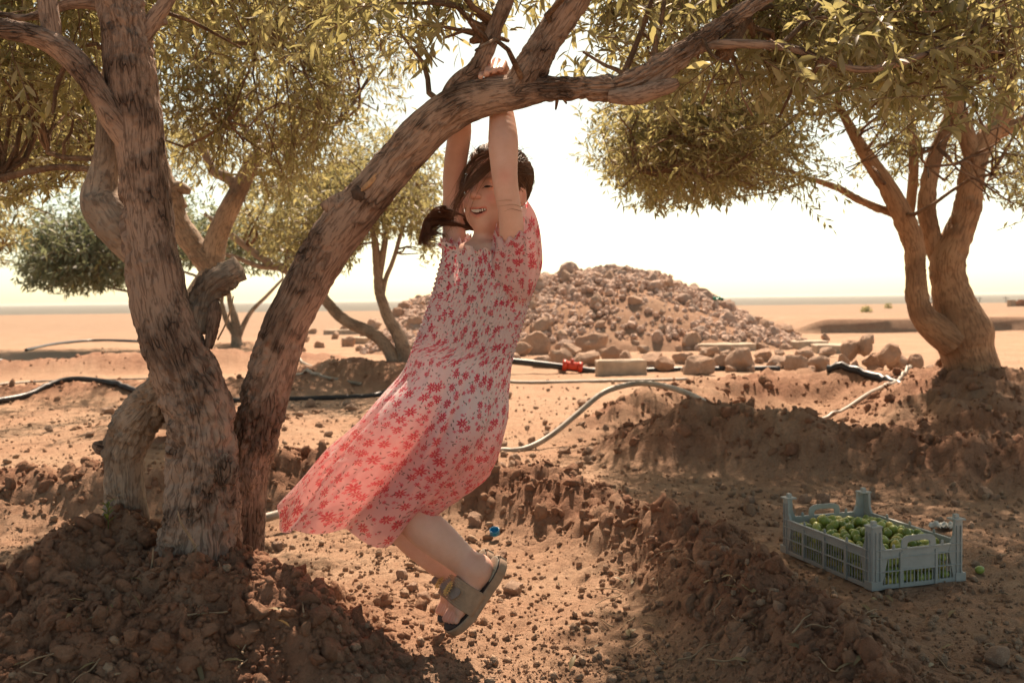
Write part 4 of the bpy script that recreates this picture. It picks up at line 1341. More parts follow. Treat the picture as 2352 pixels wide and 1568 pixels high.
for no, (px, py, w, z) in enumerate(sorted(pile)):
    g = gnd(px, 868, .05)
    d = g[1] + rng.normal() * .15
    q = at(px, py, d)
    s = w * d / F / 2
    o = obj('stone', boulders[rng.integers(0, 14)])
    o.location = q
    o.rotation_euler = rng.uniform(0, 6.28, 3)
    o.scale = (s * .95, s * .8, s * .85)
    tag(o, ORD[no] + ' orange-tan boulder from the left in the heap beside the right tree', 'stone', 'boulder heap by the right tree')
for px, py, w, lb in [(112, 982, 32, 'pale stone on the shaded ground left of the trunk, larger of two'), (208, 994, 26, 'small pale stone on the ground nearest left of the trunk'), (330, 984, 26, 'pale stone against the left side of the near trunk'),
                      (250, 940, 34, 'low pale stone just below the long black hose'), (926, 1312, 50, 'chunky tan stone on the lit soil left of the sandals'), (974, 1368, 42, 'reddish stone lying left of the toes of the sandals'), (1090, 1190, 46, 'square orange clod under the hem of the dress'),
                      (948, 1345, 34, 'flat pale stone between the chunky stone and the red one'), (1180, 1345, 60, 'rounded tan stone right of the sandal heel'), (1150, 1272, 40, 'tan stone below the blue bottle cap'), (1848, 1142, 40, 'pale stone behind the left post of the crate'),
                      (1890, 1140, 46, 'pale blocky stone at the foot of the dark bank behind the crate'), (1706, 1160, 30, 'small pale stone left of the crate'), (1620, 1290, 46, 'smooth pale stone at the shade edge left of the crate'), (1790, 1390, 44, 'pale stone in front of the crate corner'),
                      (2290, 1500, 70, 'large brown stone in the bottom right shade'), (1712, 1500, 54, 'rough grey stone in the bottom shade'), (1010, 1395, 30, 'small tan stone touching the strap side of the sandal'), (640, 1250, 40, 'orange stone right of the trunk base'), (2260, 1130, 40, 'brown stone on the shaded bank behind the crate')]:
    stone(px, py, w, lb, None)
k = 0
while k < 90:
    px, py = rng.uniform(640, 1420), rng.uniform(905, 1120)
    w = rng.uniform(14, 34)
    if 1000 < px < 1120 and py > 1000:
        continue
    stone(px, py, w, 'small tan stone on the sunlit ground behind the girl', 'small stones behind the girl')
    k += 1
for k in range(36):
    stone(rng.uniform(1480, 2300), rng.uniform(1130, 1300), rng.uniform(14, 30), 'small rounded stone on the shaded ground round the crate', 'pebbles round the crate')

for k in range(60):
    stone(rng.uniform(1150, 1920), rng.uniform(762, 850), rng.uniform(16, 34), 'small broken tan stone among the loose row before the mound', 'broken stones among the row')
# concrete blocks
MAT['concrete'] = mat_plain('concrete', (0.46, 0.37, 0.28), .9, .25, 6, .2, .7, 60)
def block(px0, px1, py0, py1, depth, label, rz=0.0):
    g = gs((px0 + px1) / 2, py1)
    d = g[1]
    w, h = (px1 - px0) * d / F, (py1 - py0) * d / F
    V = Soup()
    n = 10
    bm = bmesh.new()
    bmesh.ops.create_cube(bm, size=1.0)
    bmesh.ops.subdivide_edges(bm, edges=bm.edges[:], cuts=7, use_grid_fill=True)
    co = np.array([v.co[:] for v in bm.verts])
    nz = fbm(co * 3 + px0, 3, int(px0))
    edge = np.sort(np.abs(co), 1)[:, 1] > .42
    co2 = co * (np.array((w, depth, h)))
    co2 -= unit(co) * (np.where(edge, .018, .004) * (1 + 1.5 * nz))[:, None]
    for v, c in zip(bm.verts, co2):
        v.co = c
    me = bpy.data.meshes.new('concrete_block')
    bm.to_mesh(me)
    bm.free()
    o = obj('concrete_block', me, MAT['concrete'])
    o.location = (g[0], g[1] + depth / 2, hz(g[0], g[1]) + h / 2 - .02)
    o.rotation_euler = (0, 0, rz)
    return tag(o, label, 'block', 'concrete blocks')
block(1370, 1487, 822, 862, .25, 'grey concrete block lying by the black pipe, nearest of the blocks', .05)
block(1608, 1740, 786, 806, .5, 'long flat concrete slab behind the row of stones', -.05)
block(1830, 1904, 780, 802, .5, 'square concrete slab at the right end of the stone row', .1)
block(1880, 1962, 788, 812, .5, 'concrete slab touching the boulder heap by the right tree', -.1)
block(742, 842, 755, 768, .3, 'low concrete beam behind the slender tree', .05)
block(782, 850, 772, 790, .4, 'short concrete block left of the slender tree trunk', .1)

# ------------------------------------------------------------------ litter
MAT['blue'] = mat_plain('blue_plastic', (0.01, 0.19, 0.36), .3, .15, 40, .5, .05)
MAT['white_film'] = mat_plain('white_film', (0.55, 0.55, 0.50), .5, .15, 30, .4, .5, 60)
MAT['tin'] = mat_plain('white_tin', (0.42, 0.40, 0.35), .5, .1, 30, .5, .1)
MAT['green_film'] = mat_plain('green_film', (0.03, 0.22, 0.14), .4, .2, 30, .5, .3)
def lathe(prof, n=28):
    a = np.linspace(0, 2 * pi, n, endpoint=False)
    P = np.array(prof)
    V = np.stack([P[:, 0][:, None] * np.cos(a), P[:, 0][:, None] * np.sin(a), np.repeat(P[:, 1][:, None], n, 1)], -1)
    return V.reshape(-1, 3), [grid_faces(len(P), n, True)]
g = gs(1137, 1238)
V, fs = lathe([(.0005, .002), (.0125, .002), (.0128, .004), (.0128, .015), (.0145, .0165), (.0152, .015), (.0152, .001), (.014, 0), (.0005, 0)])
o = obj('bottle_cap', mesh_np('bottle_cap', V, fs, MAT['blue']))
o.location = (g[0], g[1], hz(g[0], g[1]) + .022)
o.rotation_euler = (radians(26), radians(-6), 0)
o.scale = (1.3,) * 3
tag(o, 'bright blue bottle cap on the soil right of the sandal', 'bottle cap')
g = gs(1922, 862)
V, fs = lathe([(.001, 0), (.05, 0), (.053, .006), (.053, .03), (.051, .034), (.053, .038), (.053, .16), (.048, .172), (.044, .174), (.001, .170)])
o = obj('tin_can', mesh_np('tin_can', V, fs, MAT['tin']))
o.location = (g[0], g[1], hz(g[0], g[1]) + .05)
o.rotation_euler = (radians(58), radians(14), radians(-22))
tag(o, 'pale tin can tipped over on the bank by the boulder heap', 'can')
def scrap(px, py, w, mat, label, seed):
    g = gs(px, py)
    n = 26
    u, v = np.meshgrid(np.linspace(-1, 1, n), np.linspace(-1, 1, n))
    s = w * g[1] / F / 2
    q = np.stack([u * 2.2, v * 2.2, 0 * u + seed], -1)
    rr = 1 + .4 * fbm(np.stack([np.arctan2(v, u), 0 * u, 0 * u + seed], -1) * 2, 2, seed)
    Z = .35 * np.abs(fbm(q, 4, seed)) * 2.2 + .15 * fbm(q * 3, 2, seed + 2) + .18
    V = np.stack([u * rr * np.sqrt(1 - .45 * v * v), v * .7 * rr * np.sqrt(1 - .45 * u * u), Z], -1).reshape(-1, 3) * s
    o = obj('plastic_scrap', mesh_np('plastic_scrap', V, [grid_faces(n, n)], mat))
    o.location = (g[0], g[1], hz(g[0], g[1]))
    o.rotation_euler = (0, 0, seed)
    return tag(o, label, 'plastic scrap')
scrap(2170, 1216, 64, MAT['white_film'], 'crumpled white plastic film on the soil behind the crate', 3)
scrap(1598, 782, 20, MAT['green_film'], 'small green plastic scrap behind the row of stones', 4)
o = scrap(1600, 740, 24, MAT['green_film'], 'green plastic scrap caught on the face of the rubble mound', 5)
q = at(1645, 668, 19.6); o.location = (q[0], 19.6, float(mound_z(np.array(q[0]), np.array(19.6))) + .06)

# fallen leaves and dry twigs
MAT['dry_leaf'] = mat_leaf('dry_leaf', (0.26, 0.20, 0.10), (0.30, 0.25, 0.16), (0.3, 0.2, 0.08), .15)
MAT['dry_twig'] = mat_plain('dry_twig', (0.33, 0.235, 0.15), .8, .25, 50, .2, .4)
lp = []
for k in range(5):
    V, fs, a = leaf_quads(np.zeros((1, 3)), np.array([[1.0, 0, 0]]), np.array([[0, 0, 1.0]]), np.array([1.0]), np.array([.2 + .03 * k]), np.array([k / 5]), True)
    lp.append(mesh_np('fallen_leaf', V, fs, MAT['dry_leaf'], True, {'lv': a}))
areas = [((0, 1330, 700, 1560), 'dry olive leaf lying on the mound of the near tree', 'leaves on the near mound', 26), ((1250, 1200, 1750, 1560), 'dry olive leaf on the dug soil right of the girl', 'leaves right of the girl', 26), ((1750, 1370, 2340, 1560), 'pale olive leaf on the shaded soil in front of the crate', 'leaves before the crate', 18)]
for (x0, y0, x1, y1), lb, gp, n in areas:
    for k in range(n):
        g = gs(rng.uniform(x0, x1), rng.uniform(y0, y1))
        o = obj('fallen_leaf', lp[k % 5])
        o.location = (g[0], g[1], hz(g[0], g[1]) + .008)
        o.rotation_euler = (rng.normal() * .35, rng.normal() * .35, rng.uniform(0, 6.28))
        o.scale = (.05 * (.7 + .5 * rng.random()),) * 3
        tag(o, lb, 'leaf', gp)
for (x0, y0, x1, y1), lb, gp, n in [((30, 1320, 700, 1560), 'thin dry twig on the mound of the near tree', 'twigs on the near mound', 16), ((1280, 1280, 1900, 1560), 'thin dry twig on the dug soil right of the girl', 'twigs right of the girl', 22), ((1900, 1120, 2340, 1540), 'thin dry twig on the shaded ground near the crate', 'twigs near the crate', 12)]:
    for k in range(n):
        g = gs(rng.uniform(x0, x1), rng.uniform(y0, y1))
        L = rng.uniform(.04, .13)
        a = rng.uniform(0, 6.28)
        dv = np.array((cos(a), sin(a), 0)) * L
        P = np.array([g + dv * f for f in (-.5, -.15, .2, .5)])
        P[:, 2] = [hz(p_[0], p_[1]) + .006 for p_ in P]
        P[:, 2] = P[:, 2] * .4 + P[:, 2].max() * .6
        P += rng.normal(size=P.shape) * L * .04
        Q, _ = spline(P, n=9)
        o = obj('dry_twig', Soup().tube(Q - g, np.linspace(.0026, .0012, 9), 6).mesh('dry_twig', MAT['dry_twig']))
        o.location = g
        tag(o, lb, 'twig', gp)

# suckers and sprouts at the foot of the near tree
for pts in ([(430, 1300, 2.5, 7), (448, 1262, 2.49, 6), (436, 1232, 2.48, 6), (416, 1200, 2.47, 5), (408, 1172, 2.47, 3)], [(424, 1295, 2.5, 5), (440, 1268, 2.49, 4), (456, 1250, 2.48, 3)], [(345, 1320, 2.44, 6), (350, 1290, 2.44, 5), (352, 1258, 2.44, 3)],
            [(500, 780, 2.60, 4), (520, 740, 2.58, 4), (532, 700, 2.57, 3), (536, 680, 2.57, 2)]):
    wood('shoot', pts, T1, MAT['dry_twig'], 8, .05, 0, 20, 3, .8)
MAT['fresh_leaf'] = mat_leaf('fresh_leaf', (0.12, 0.16, 0.03), (0.2, 0.22, 0.07), (0.4, 0.42, 0.06))
sp = empty('sprout', at(248, 1200, 2.66))
tag(sp, 'tiny green sprout at the foot of the low pale stem', 'sprout')
for k in range(9):
    V, fs, a = leaf_quads(np.zeros((1, 3)), unit(np.array([[cos(k * 2.4), sin(k * 2.4), .8]])), np.array([[0, 0, 1.0]]), np.array([.03]), np.array([.010]), np.array([.5]), True)
    o = obj('leaf', mesh_np('leaf', V + np.array((0, 0, .006 * k)), fs, MAT['fresh_leaf'], True, {'lv': a}), None, sp)
o = obj('stem', Soup().tube(np.array([(0, 0, -.03), (.001, 0, .02), (0, .001, .055)]), .0014, 6).mesh('stem', MAT['fresh_leaf'], True), None, sp)

# ------------------------------------------------------------------ far things
MAT['mudbrick'] = mat_plain('mudbrick', (0.36, 0.19, 0.12), .9, .2, 3, .1, .5, 20)
MAT['roof'] = mat_plain('flat_roof', (0.45, 0.33, 0.24), .9, .2, 3, .1, .3, 20)
MAT['pole'] = mat_plain('pole_wood', (0.12, 0.10, 0.09), .9, .2, 3, .1, .3, 20)
def farz(x, y):
    return float(terrain(np.array([x]), np.array([y]), True)[0][0])
g = at(2362, 716, 56)
hb = empty('mudbrick_wall', (g[0], g[1], farz(g[0], g[1]) - .05))  # low mud-brick wall in stepped courses
tag(hb, 'low mud-brick wall far off at the right edge', 'low_wall')
for k in range(5):
    obj('wall_course', Soup().box((.04 * k, 0, .05 + .085 * k), (2.2 - .22 * k, .35, .08)).mesh('wall_course', MAT['mudbrick'], False), None, hb)
obj('wall_end', Soup().box((-.95, .02, .20), (.3, .4, .42)).mesh('wall_end', MAT['roof'], False), None, hb)
for px in (2140, 2168, 2206, 2250, 2310):
    g = at(px, 690, 420)
    o = empty('utility_pole', (g[0], g[1], farz(g[0], g[1])))
    tag(o, 'thin dark utility pole far off on the right plain', 'pole', 'row of distant poles')
    obj('post', Soup().tube(np.array([(0, 0, 0), (0, 0, 4), (0, 0, 9.5)]), (.22, .18, .14), 8).mesh('post', MAT['pole'], False), None, o)
    obj('crossarm', Soup().box((0, 0, 8.8), (2.4, .2, .2)).mesh('crossarm', MAT['pole'], False), None, o)
def shrub(px, py, d, w, h, label):
    g = at(px, py, d)
    o = empty('shrub', (g[0], g[1], farz(g[0], g[1])))
    tag(o, label, 'shrub', 'distant shrubs')
    n = 260
    q = unit(rng.normal(size=(n, 3))) * rng.random((n, 1)) ** .4 * np.array((w, w, h))
    q[:, 2] = np.abs(q[:, 2])
    V, fs, a = leaf_quads(q, unit(rng.normal(size=(n, 3)) + (0, 0, .5)), unit(rng.normal(size=(n, 3))), np.full(n, w * .35), np.full(n, w * .16), rng.random(n), False)
    obj('crown', mesh_np('crown', V, fs, MAT['leaf_far'], True, {'lv': a}), None, o)['kind'] = 'stuff'
    obj('stem', Soup().tube(np.array([(0, 0, -.1), (0, 0, h * .3), (0, .05, h * .7)]), (w * .08, w * .06, w * .03), 6).mesh('stem', MAT['pole']), None, o)
shrub(2040, 704, 52, .22, .3, 'small dark shrub on the low rise right of the mound')
shrub(1990, 716, 40, .25, .25, 'low shrub below the crest of the sandy rise')
shrub(2140, 718, 45, .2, .2, 'little dark shrub left of the right tree on the plain')

# ------------------------------------------------------------------ air
t = NT('haze')
vol = t.n('VolumePrincipled', {'Color': (0.95, 0.93, 0.88), 'Density': HAZE_DENSITY, 'Anisotropy': 0.3})
t.t.links.new(vol.outputs[0], t.out.inputs['Volume'])
hazebox = obj('haze', Soup().box((0, 4390, -3.6), (9400, 9000, 18.8)).mesh('haze', t.m, False))
hazebox['kind'] = 'stuff'
tag(hazebox, 'pale dusty air over the plain', 'haze')
# ------------------------------------------------------------------ the girl
PX = 2.5 / F
def mat_skin():
    t = NT('skin')
    p = t.n('TexCoord').outputs['Object']
    tn = t.attr('tint', 'Color')
    n = t.noise(p, 22.0, 4)
    c = t.mix(t.ramp(n, [(0.3, 0.0), (0.7, 1.0)]), (0.67, 0.39, 0.29), (0.75, 0.465, 0.36))
    n2 = t.noise(p, 240.0, 3)
    c = t.mix(t.ramp(n2, [(0.6, 0.0), (0.75, 0.18)]), c, (0.42, 0.20, 0.13))
    c = t.mix(1.0, c, tn, 'MULTIPLY')
    b = t.bump(t.noise(p, 500.0, 2), 0.15, 0.0008)
    return t.done(t.bsdf(Base_Color=c, Roughness=0.48, Normal=b, Subsurface_Weight=0.25, Subsurface_Radius=(0.012, 0.005, 0.003), Subsurface_Scale=1.0, Specular_IOR_Level=0.35))

def mat_dress():
    t = NT('floral_cotton')
    uv = t.attr('duv', 'Vector')
    def flowers(scale, rmin, rmax, petals, keep, off):
        v = t.n('VectorMath', {0: uv, 1: (off, off * 1.7, 0)}, operation='ADD').outputs[0]
        vo = t.n('TexVoronoi', {'Vector': v, 'Scale': scale, 'Randomness': 0.85}, voronoi_dimensions='2D', feature='F1')
        d = t.n('VectorMath', {0: v, 1: vo.outputs['Position']}, operation='SUBTRACT').outputs[0]
        sp = t.n('SeparateXYZ', {0: d})
        cr = t.n('SeparateColor', {0: vo.outputs['Color']})
        ang = t.m_('ADD', t.m_('ARCTAN2', sp.outputs[1], sp.outputs[0]), t.m_('MULTIPLY', cr.outputs[0], 6.28))
        r = t.m_('MULTIPLY', t.n('VectorMath', {0: d}, operation='LENGTH').outputs['Value'], scale)
        pet = t.m_('ABSOLUTE', t.m_('COSINE', t.m_('MULTIPLY', ang, petals * 0.5)))
        R = t.m_('MULTIPLY', t.m_('ADD', rmin, t.m_('MULTIPLY', cr.outputs[1], rmax - rmin)), t.m_('ADD', 0.25, t.m_('MULTIPLY', pet, 0.75)))
        q = t.m_('DIVIDE', r, R)
        mask = t.m_('MULTIPLY', t.ramp(q, [(0.82, 1.0), (1.0, 0.0)]), t.m_('LESS_THAN', cr.outputs[2], keep))
        return mask, q, cr.outputs[0], sp, ang, r
    base = (0.83, 0.725, 0.71)
    c = base
    # small leaves and stems
    v = t.n('VectorMath', {0: uv, 1: (3.3, 1.1, 0)}, operation='ADD').outputs[0]
    vo = t.n('TexVoronoi', {'Vector': v, 'Scale': 74.0, 'Randomness': 1.0}, voronoi_dimensions='2D', feature='F1')
    d = t.n('VectorMath', {0: v, 1: vo.outputs['Position']}, operation='SUBTRACT').outputs[0]
    cr = t.n('SeparateColor', {0: vo.outputs['Color']})
    rot = t.n('VectorRotate', {'Vector': d, 'Angle': t.m_('MULTIPLY', cr.outputs[0], 6.28)}, rotation_type='Z_AXIS').outputs[0]
    el = t.n('VectorMath', {0: t.scalev(rot, (74.0, 200.0, 1))}, operation='LENGTH').outputs['Value']
    lf = t.m_('MULTIPLY', t.ramp(el, [(0.24, 1.0), (0.32, 0.0)]), t.m_('LESS_THAN', cr.outputs[2], 0.62))
    c = t.mix(lf, c, (0.13, 0.13, 0.105))
    # tiny pink buds, then red flowers in two sizes
    m, q, *_ = flowers(80.0, 0.14, 0.26, 3.0, 0.38, 5.1)
    c = t.mix(m, c, (0.76, 0.15, 0.22))
    m, q, rr, *_ = flowers(43.0, 0.20, 0.32, 6.0, 0.66, 2.3)
    c = t.mix(m, c, t.mix(rr, (0.68, 0.06, 0.13), (0.76, 0.20, 0.26)))
    m, q, rr, sp, ang, r = flowers(27.0, 0.26, 0.42, 8.0, 0.90, 0.0)
    red = t.mix(t.ramp(q, [(0.2, 0.0), (0.75, 1.0)]), (0.48, 0.006, 0.045), (0.66, 0.035, 0.10))
    fc = t.mix(t.ramp(r, [(0.05, 1.0), (0.09, 0.0)]), red, (0.74, 0.42, 0.36))
    c = t.mix(m, c, fc)
    cloth = t.noise(t.scalev(uv, (1, 1, 1)), 900.0, 2)
    crinkle = t.noise(uv, 60.0, 5, 0.6)
    b = t.bump(crinkle, 0.35, 0.006)
    b = t.bump(cloth, 0.2, 0.0006, b)
    pr = t.bsdf(Base_Color=c, Roughness=0.85, Normal=b, Specular_IOR_Level=0.15, Sheen_Weight=0.15)
    tr = t.n('BsdfTranslucent', {'Color': t.mix(1.0, t.mix(0.30, c, (1.0, 0.8, 0.72)), (1.0, 0.70, 0.70), 'MULTIPLY'), 'Normal': b}).outputs[0]
    thin = t.attr('thin')
    mx = t.n('MixShader', {0: thin, 1: pr, 2: tr}).outputs[0]
    weave = t.n('BsdfTransparent', {'Color': t.mix(0.6, c, (1.0, 0.75, 0.7))}).outputs[0]
    return t.done(t.n('MixShader', {0: t.m_('MULTIPLY', thin, 0.14), 1: mx, 2: weave}).outputs[0])

def mat_hair(name, a, b_):
    t = NT(name)
    v = t.attr('lv')
    c = t.mix(v, a, b_)
    pr = t.bsdf(Base_Color=c, Roughness=0.34, Specular_IOR_Level=0.6)
    tr = t.n('BsdfTranslucent', {'Color': t.mix(0.6, c, (0.65, 0.30, 0.12))}).outputs[0]
    return t.done(t.n('MixShader', {0: 0.32, 1: pr, 2: tr}).outputs[0])

MAT['skin'] = mat_skin()
MAT['dress'] = mat_dress()
MAT['hair'] = mat_hair('dark_brown_hair', (0.075, 0.040, 0.024), (0.28, 0.15, 0.08))
MAT['ponytail'] = mat_hair('auburn_hair', (0.06, 0.024, 0.013), (0.22, 0.090, 0.042))
MAT['tooth'] = mat_plain('tooth', (0.80, 0.76, 0.68), .25, .05, 100, .5, .05)
MAT['eye'] = mat_plain('eye_dark', (0.03, 0.02, 0.015), .2, .1, 100, .5, .05)
MAT['eye_white'] = mat_plain('eye_white', (0.62, 0.55, 0.5), .25, .05, 100, .5, .05)
MAT['tan'] = mat_plain('tan_foam', (0.36, 0.245, 0.165), .7, .15, 60, .3, .3, 200)
MAT['insole'] = mat_plain('dark_insole', (0.035, 0.028, 0.028), .6, .3, 40, .3, .3, 200)
MAT['heel_pad'] = mat_plain('grey_insole', (0.32, 0.31, 0.25), .7, .15, 40, .3, .4, 200)
MAT['bow'] = mat_plain('taupe_leather', (0.25, 0.185, 0.15), .5, .15, 60, .4, .3, 120)
MAT['gold'] = mat_plain('gold_beads', (0.75, 0.55, 0.22), .3, .2, 200, .5, .1, 100, metal=.7)
MAT['necklace'] = mat_plain('red_thread', (0.42, 0.08, 0.07), .6, .3, 300, .3, .3, 300)

# --- signed-distance body
PRIM = []
def cap(a, b, ra, rb, k=.012):
    PRIM.append(('c', np.asarray(a, float), np.asarray(b, float), ra, rb, k, 1))
def ell(c, A, r, k=.012, sign=1):
    PRIM.append(('e', np.asarray(c, float), np.asarray(A, float), np.asarray(r, float), 0, k, sign))
def chain(pts, k=.012):
    A = np.array([np.append(at(*p[:3]), p[3]) for p in pts])
    Q, _ = spline(A, n=len(pts) * 3)
    for i, (p, q) in enumerate(zip(Q[:-1], Q[1:])):
        cap(p[:3], q[:3], p[3], q[3], k if i == 0 else .0015)

# torso and legs (wholly or partly under the dress)
TD = 2.60
ell(at(1112, 640, TD), np.eye(3), (.082, .062, .10), .03)
ell(at(1085, 790, TD), np.eye(3), (.076, .060, .12), .03)
ell(at(1065, 920, TD), np.eye(3), (.088, .072, .085), .03)
chain([(1112, 600, TD, .042), (1116, 545, 2.63, .034), (1132, 500, 2.645, .034)], .02)
# chest skin below the neck
chain([(1060, 590, 2.64, .035), (1112, 590, 2.585, .040), (1175, 592, 2.55, .040)], .03)
# near (left) leg, far (right) leg
LKNEE, RKNEE = (905, 1152, 2.50), (880, 1160, 2.63)
chain([(1085, 935, 2.575, .066), (1010, 1040, 2.555, .056), (930, 1130, 2.52, .048), (*LKNEE, .046), (948, 1192, 2.50, .045), (990, 1224, 2.50, .0485), (1040, 1266, 2.50, .041), (1078, 1300, 2.505, .034), (1092, 1314, 2.505, .031)], .02)
chain([(1055, 940, 2.65, .070), (965, 1050, 2.65, .060), (*RKNEE, .047), (925, 1212, 2.63, .045), (968, 1250, 2.63, .046), (1012, 1292, 2.63, .038), (1048, 1320, 2.63, .031)], .02)
# feet in their own frames
def foot_frame(org, toe, tilt):
    e1 = unit(at(*toe) - at(*org))
    cam_dir = unit(CAM - at(*org))
    e3 = unit(np.cross(np.cross(e1, np.array((0, -1.0, 0))), e1))       # towards the camera
    up = unit(np.cross(e1, e3))
    if up[0] > 0:
        up = -up
    n = unit(up * cos(tilt) + e3 * sin(tilt))                           # top of the sole
    e2 = np.cross(n, e1)
    return at(*org), e1, e2, n
FEET = [foot_frame((1143, 1288, 2.50), (1028, 1450, 2.50), radians(20)), foot_frame((1114, 1272, 2.63), (1000, 1452, 2.63), radians(20))]
near2 = 1.0 if np.dot(FEET[0][2], (0, -1, 0)) > 0 else -1.0
for k, (o, a, b, n) in enumerate(FEET):
    pt = lambda s, w, h: o + a * s + b * (w * near2) + n * h
    ank = at(1092, 1314, 2.505) if k == 0 else at(1048, 1320, 2.63)
    ell(pt(.038, 0, .032), np.stack([a, b, n], 1), (.034, .029, .034), .015)
    cap(ank, pt(.045, 0, .045), .031, .030, .02)
    cap(ank, pt(.105, -.006, .032), .028, .020, .02)
    cap(pt(.05, 0, .028), pt(.135, 0, .022), .028, .022, .02)
    cap(pt(.10, .016, .02), pt(.15, .022, .016), .018, .015, .015)
    cap(pt(.10, -.018, .022), pt(.155, -.02, .018), .020, .016, .015)
    for j in range(5):
        w = .027 - j * .0135
        L = (.176, .184, .191, .196, .198)[j]
        cap(pt(.148, w * .9, .015), pt(L, w * 1.0, .011), .0092 if j < 4 else .012, .0075 if j < 4 else .0105, .004)
# arms
chain([(1180, 590, 2.545, .040), (1178, 545, 2.515, .0345), (1172, 490, 2.49, .030), (1162, 430, 2.48, .031), (1158, 385, 2.485, .0335), (1156, 330, 2.50, .0375), (1154, 285, 2.53, .034), (1150, 245, 2.555, .029), (1146, 215, 2.565, .026)], .012)
chain([(1052, 600, 2.665, .038), (1044, 555, 2.68, .033), (1042, 480, 2.69, .0285), (1042, 410, 2.68, .029), (1049, 355, 2.66, .031), (1056, 305, 2.635, .0305), (1058, 268, 2.605, .026), (1056, 240, 2.59, .024)], .012)
# hands over the limb: palm, four fingers, thumb
def hand(wrist, knuckles, mid, tips, thumb, r):
    for kn in knuckles:
        cap(at(*wrist), at(*kn), r * 1.9, r * 1.25, .008)
    for i, (kn, m, tp) in enumerate(zip(knuckles, mid, tips)):
        rr = r * (.92, 1.0, .98, .85)[i]
        cap(at(*kn), at(*m), rr * 1.12, rr * 1.02, .003)
        cap(at(*m), at(*tp), rr * 1.02, rr * .86, .003)
    cap(at(*wrist), at(*thumb[0]), r * 1.5, r * 1.2, .006)
    cap(at(*thumb[0]), at(*thumb[1]), r * 1.2, r * .95, .003)
hand((1148, 212, 2.560), [(1160, 160, 2.552), (1147, 151, 2.550), (1131, 153, 2.549), (1116, 162, 2.549)],
     [(1157, 146, 2.505), (1141, 141, 2.500), (1124, 147, 2.500), (1109, 158, 2.503)],
     [(1150, 160, 2.452), (1134, 163, 2.446), (1118, 169, 2.446), (1104, 177, 2.452)],
     [(1128, 214, 2.548), (1112, 205, 2.535)], .0098)
hand((1056, 248, 2.585), [(1070, 214, 2.57), (1058, 212, 2.57), (1046, 216, 2.57), (1035, 224, 2.57)],
     [(1068, 206, 2.545), (1056, 206, 2.545), (1044, 211, 2.545), (1033, 220, 2.545)],
     [(1064, 212, 2.52), (1052, 213, 2.52), (1041, 218, 2.52), (1030, 226, 2.52)],
     [(1040, 250, 2.575), (1030, 248, 2.56)], .0088)

# head
YAW = radians(33)
HF = np.array((-sin(YAW), -cos(YAW), 0.02))
HF = unit(HF)
HL = unit(np.cross(HF, (0, 0, 1.0)))
if HL[0] < 0:
    HL = -HL
HU = unit(np.cross(HL, HF)) if np.cross(HL, HF)[2] > 0 else -unit(np.cross(HL, HF))
HC_ = at(1136, 437, 2.635)
HS = 1.07
HA = np.stack([HL, HF, HU], 1)
def hp(l, f, u):
    return HC_ + HS * (HL * l + HF * f + HU * u)
def hell(c, r, k=.01, sign=1):
    ell(hp(*c), HA, np.array(r) * HS, k * HS, sign)
hell((0, -.014, .026), (.071, .086, .078), .01)
hell((0, .018, -.034), (.0575, .062, .066), .025)
hell((0, .044, -.084), (.026, .026, .022), .02)                        # chin
for s in (-1, 1):
    hell((s * .034, .050, -.030), (.023, .020, .021), .014)             # cheeks pushed up by the smile
    hell((s * .045, .020, -.062), (.016, .03, .025), .02)               # jaw
    hell((s * .030, .086, .004), (.017, .016, .009), .010, -1)          # sockets
    hell((s * .030, .0685, .0005), (.0145, .0085, .0095), .003)          # closed lids
    hell((s * .030, .0665, .019), (.02, .010, .006), .010)              # brows
    hell((s * .0105, .0835, -.024), (.0068, .0075, .0058), .004)        # nostril wings
    hell((s * .074, -.012, -.018), (.007, .017, .026), .006)            # ears
    hell((s * .079, -.008, -.016), (.004, .010, .016), .004, -1)
PRIM.append(('c', hp(0, .074, .006), hp(0, .0905, -.0195), .0075 * HS, .0105 * HS, .008, 1))
for a, b in (((-.025, .0655, -.0495), (0, .0775, -.0515)), ((0, .0775, -.0515), (.025, .0655, -.0495))):
    PRIM.append(('c', hp(*a), hp(*b), .0034 * HS, .0042 * HS, .004, 1))
for a, b in (((-.024, .0645, -.0555), (0, .0745, -.0690)), ((0, .0745, -.0690), (.024, .0645, -.0555))):
    PRIM.append(('c', hp(*a), hp(*b), .0036 * HS, .0052 * HS, .004, 1))
for a, b in (((-.024, .0655, -.0535), (0, .0790, -.0600)), ((0, .0790, -.0600), (.024, .0655, -.0535))):
    PRIM.append(('c', hp(*a), hp(*b), .0030 * HS if abs(a[0]) > 0 else .0072 * HS, .0072 * HS if b[0] == 0 else .0030 * HS, .0012, -1))

